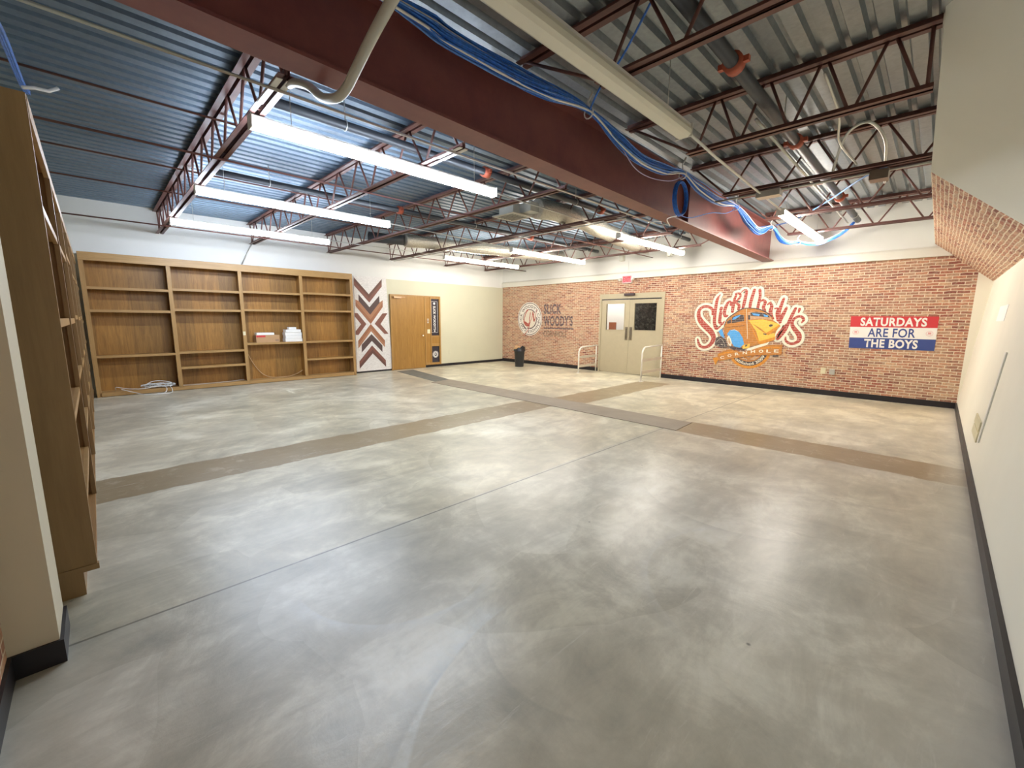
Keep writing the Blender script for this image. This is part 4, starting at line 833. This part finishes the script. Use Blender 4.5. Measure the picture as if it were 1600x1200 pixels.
# round badge left
t = thing('round_wall_decal', (1.27, -.002, 1.44), 'round white badge decal with red monogram on the brick wall above the trash can', 'decal')
cxr, czr, rxx, rzz = 1.27, 1.445, .53, .535
def ell(m, r0, r1, y, a0=0, a1=360, n=60):
    vs = []
    for i in range(n + 1):
        a = math.radians(a0 + (a1 - a0) * i / n); vs += [(cxr + rxx * r0 * math.cos(a), y, czr + rzz * r0 * math.sin(a)), (cxr + rxx * r1 * math.cos(a), y, czr + rzz * r1 * math.sin(a))]
    m.add(vs, [(2 * i, 2 * i + 1, 2 * i + 3, 2 * i + 2) for i in range(n)])
m = MB(); ell(m, .56, 1.0, -.003); m.build('white_ring', M_ringw, t)
m = MB(); ell(m, .0, .56, -.0028); m.build('centre', decal('ink_faded', (.78, .70, .60), .3), t)
m = MB(); ell(m, .915, .955, -.0042, -115, 232); ell(m, .53, .585, -.0042, 40, 100); ell(m, .53, .60, -.0042, -110, 10); ell(m, .53, .575, -.0042, 130, 185); m.build('navy_line', M_plum, t)
m = MB()
stroke(m, [(cxr - .06, czr + .30, .03), (cxr - .12, czr + .26, .05), (cxr - .20, czr + .12, .03), (cxr - .25, czr - .06, .05), (cxr - .17, czr - .15, .12), (cxr - .05, czr - .20, .09), (cxr + .0, czr - .1, .04)], 0, -.0044)
stroke(m, [(cxr + .03, czr + .2, .03), (cxr + .0, czr + .02, .035), (cxr + .0, czr - .18, .03), (cxr - .06, czr - .34, .025), (cxr - .25, czr - .54, .03)], 0, -.0046)
stroke(m, [(cxr + .02, czr - .12, .02), (cxr + .10, czr + .05, .02), (cxr + .14, czr + .22, .04), (cxr + .17, czr + .05, .05), (cxr + .2, czr - .07, .05), (cxr + .26, czr + .1, .02), (cxr + .3, czr + .3, .025)], 0, -.0048)
m.build('red_monogram', DC['red'], t)
m = MB(); stroke(m, [(cxr - .3, czr - .16, .03), (cxr - .22, czr - .27, .05), (cxr - .14, czr - .32, .03)], 0, -.0044); m.build('navy_stroke', M_plum, t)
txt = "SLICK WOODY'S CORNHOLE CO - "
def ring_place(u, v):
    a = math.radians(215 - 395 * u * .91); r = .66 + .18 * v
    return (cxr + rxx * r * math.cos(a), -.0043, czr + rzz * r * math.sin(a))
glyphs("SLICK WOODY'S CORNHOLE CO", ring_place, M_plum, 'ring_text', t, .02, 1.15)
# dark block text
t = thing('lettering_decal', (2.45, -.002, 1.5), 'faded plum block lettering over a line on the brick wall right of the round badge', 'decal')
glyphs('SLICK', lambda u, v: (1.87 + .69 * u, -.003, 1.60 + .30 * v), M_plum, 'top_line_text', t, .035, 1.1)
glyphs("WOODY'S", lambda u, v: (1.87 + 1.13 * u, -.003, 1.235 + .31 * v), M_plum, 'middle_line_text', t, .035, 1.1)
MB().box(1.87, 3.03, -.003, -.001, 1.145, 1.185).build('underline', M_plum, t)
glyphs('CORNHOLE', lambda u, v: (1.87 + .92 * u, -.003, .90 + .19 * v), M_plum2, 'bottom_line_text', t, .015)
glyphs('CO', lambda u, v: (2.86 + .11 * u, -.003, .99 + .08 * v), M_plum2, 'small_text', t, .01)

# banner sign
t = thing('banner_sign', (9.99, -.004, 1.23), 'red, white and blue banner reading SATURDAYS ARE FOR THE BOYS on the brick wall', 'banner')
(tlx, tlz), (trx, trz), (brx, brz), (blx, blz) = FLAG
def bp(u, v): return (tlx * (1 - u) * v + trx * u * v + brx * u * (1 - v) + blx * (1 - u) * (1 - v), tlz * (1 - u) * v + trz * u * v + brz * u * (1 - v) + blz * (1 - u) * (1 - v))
def band_(v0, v1, mat, name):
    return MB().prism([(bp(0, v0)[0], -.006, bp(0, v0)[1]), (bp(1, v0)[0], -.006, bp(1, v0)[1]), (bp(1, v1)[0], -.006, bp(1, v1)[1]), (bp(0, v1)[0], -.006, bp(0, v1)[1])], (0, .004, 0)).build(name, mat, t)
fr = plain('flag_red', (.62, .045, .055), .5, var=.02); fw = plain('flag_white', (.86, .84, .80), .5, var=.02); fb = plain('flag_blue', (.045, .075, .27), .5, var=.02)
a = band_(.667, 1, fr, 'red_stripe'); b_ = band_(.333, .667, fw, 'white_stripe'); c_ = band_(0, .333, fb, 'blue_stripe')
def bt(u0, u1, v0, v1, slant=0): return lambda u, v: (bp(u0 + (u1 - u0) * u + slant * v, v0 + (v1 - v0) * v)[0], -.0075, bp(u0 + (u1 - u0) * u, v0 + (v1 - v0) * v)[1])
glyphs('SATURDAYS', bt(.125, .885, .70, .965), fw, 'lettering', a, .035, 1.08)
glyphs('ARE FOR', bt(.225, .775, .365, .635), fb, 'lettering', b_, .015, 1.05)
glyphs('THE BOYS', bt(.19, .815, .035, .30), fw, 'lettering', c_, .035, 1.08)
for u in (.075, .925):
    cx_, cz_ = bp(u, .5); m = MB(); vs = []
    pk = plain('flag_pink', (.75, .35, .35), .5)
    for (r0, r1) in ((.040, .044),):
        for j in range(24):
            q = 2 * math.pi * j / 24; vs += [(cx_ + r0 * math.cos(q), -.0075, cz_ + r0 * math.sin(q)), (cx_ + r1 * math.cos(q), -.0075, cz_ + r1 * math.sin(q))]
    m.add(vs, [(2 * j, 2 * j + 1, (2 * j + 3) % 48, (2 * j + 2) % 48) for j in range(24)])
    m.box(cx_ - .02, cx_ + .02, -.0075, -.007, cz_ - .004, cz_ + .02).box(cx_ - .024, cx_ + .024, -.0075, -.007, cz_ - .02, cz_ - .012); m.build('round_mark', pk, b_)

# ---------------------------------------------------------------- light levels
LST = 22.0
MATS['lamp_cool'].node_tree.nodes['Principled BSDF'].inputs['Emission Strength'].default_value = LST
MATS['lamp_neutral'].node_tree.nodes['Principled BSDF'].inputs['Emission Strength'].default_value = LST
MATS['lobby_fill'].node_tree.nodes['Principled BSDF'].inputs['Emission Strength'].default_value = 22
w = bpy.data.worlds.new('world'); S.world = w; w.use_nodes = True; w.node_tree.nodes['Background'].inputs[0].default_value = (.5, .55, .6, 1); w.node_tree.nodes['Background'].inputs[1].default_value = .05
S.view_settings.view_transform = 'Standard'; S.view_settings.look = 'None'; S.view_settings.gamma = 1; S.view_settings.exposure = 1.56
S.view_settings.use_curve_mapping = False
S.cycles.max_bounces = 10; S.cycles.diffuse_bounces = 6; S.cycles.sample_clamp_indirect = 10
S.cycles.use_denoising = True
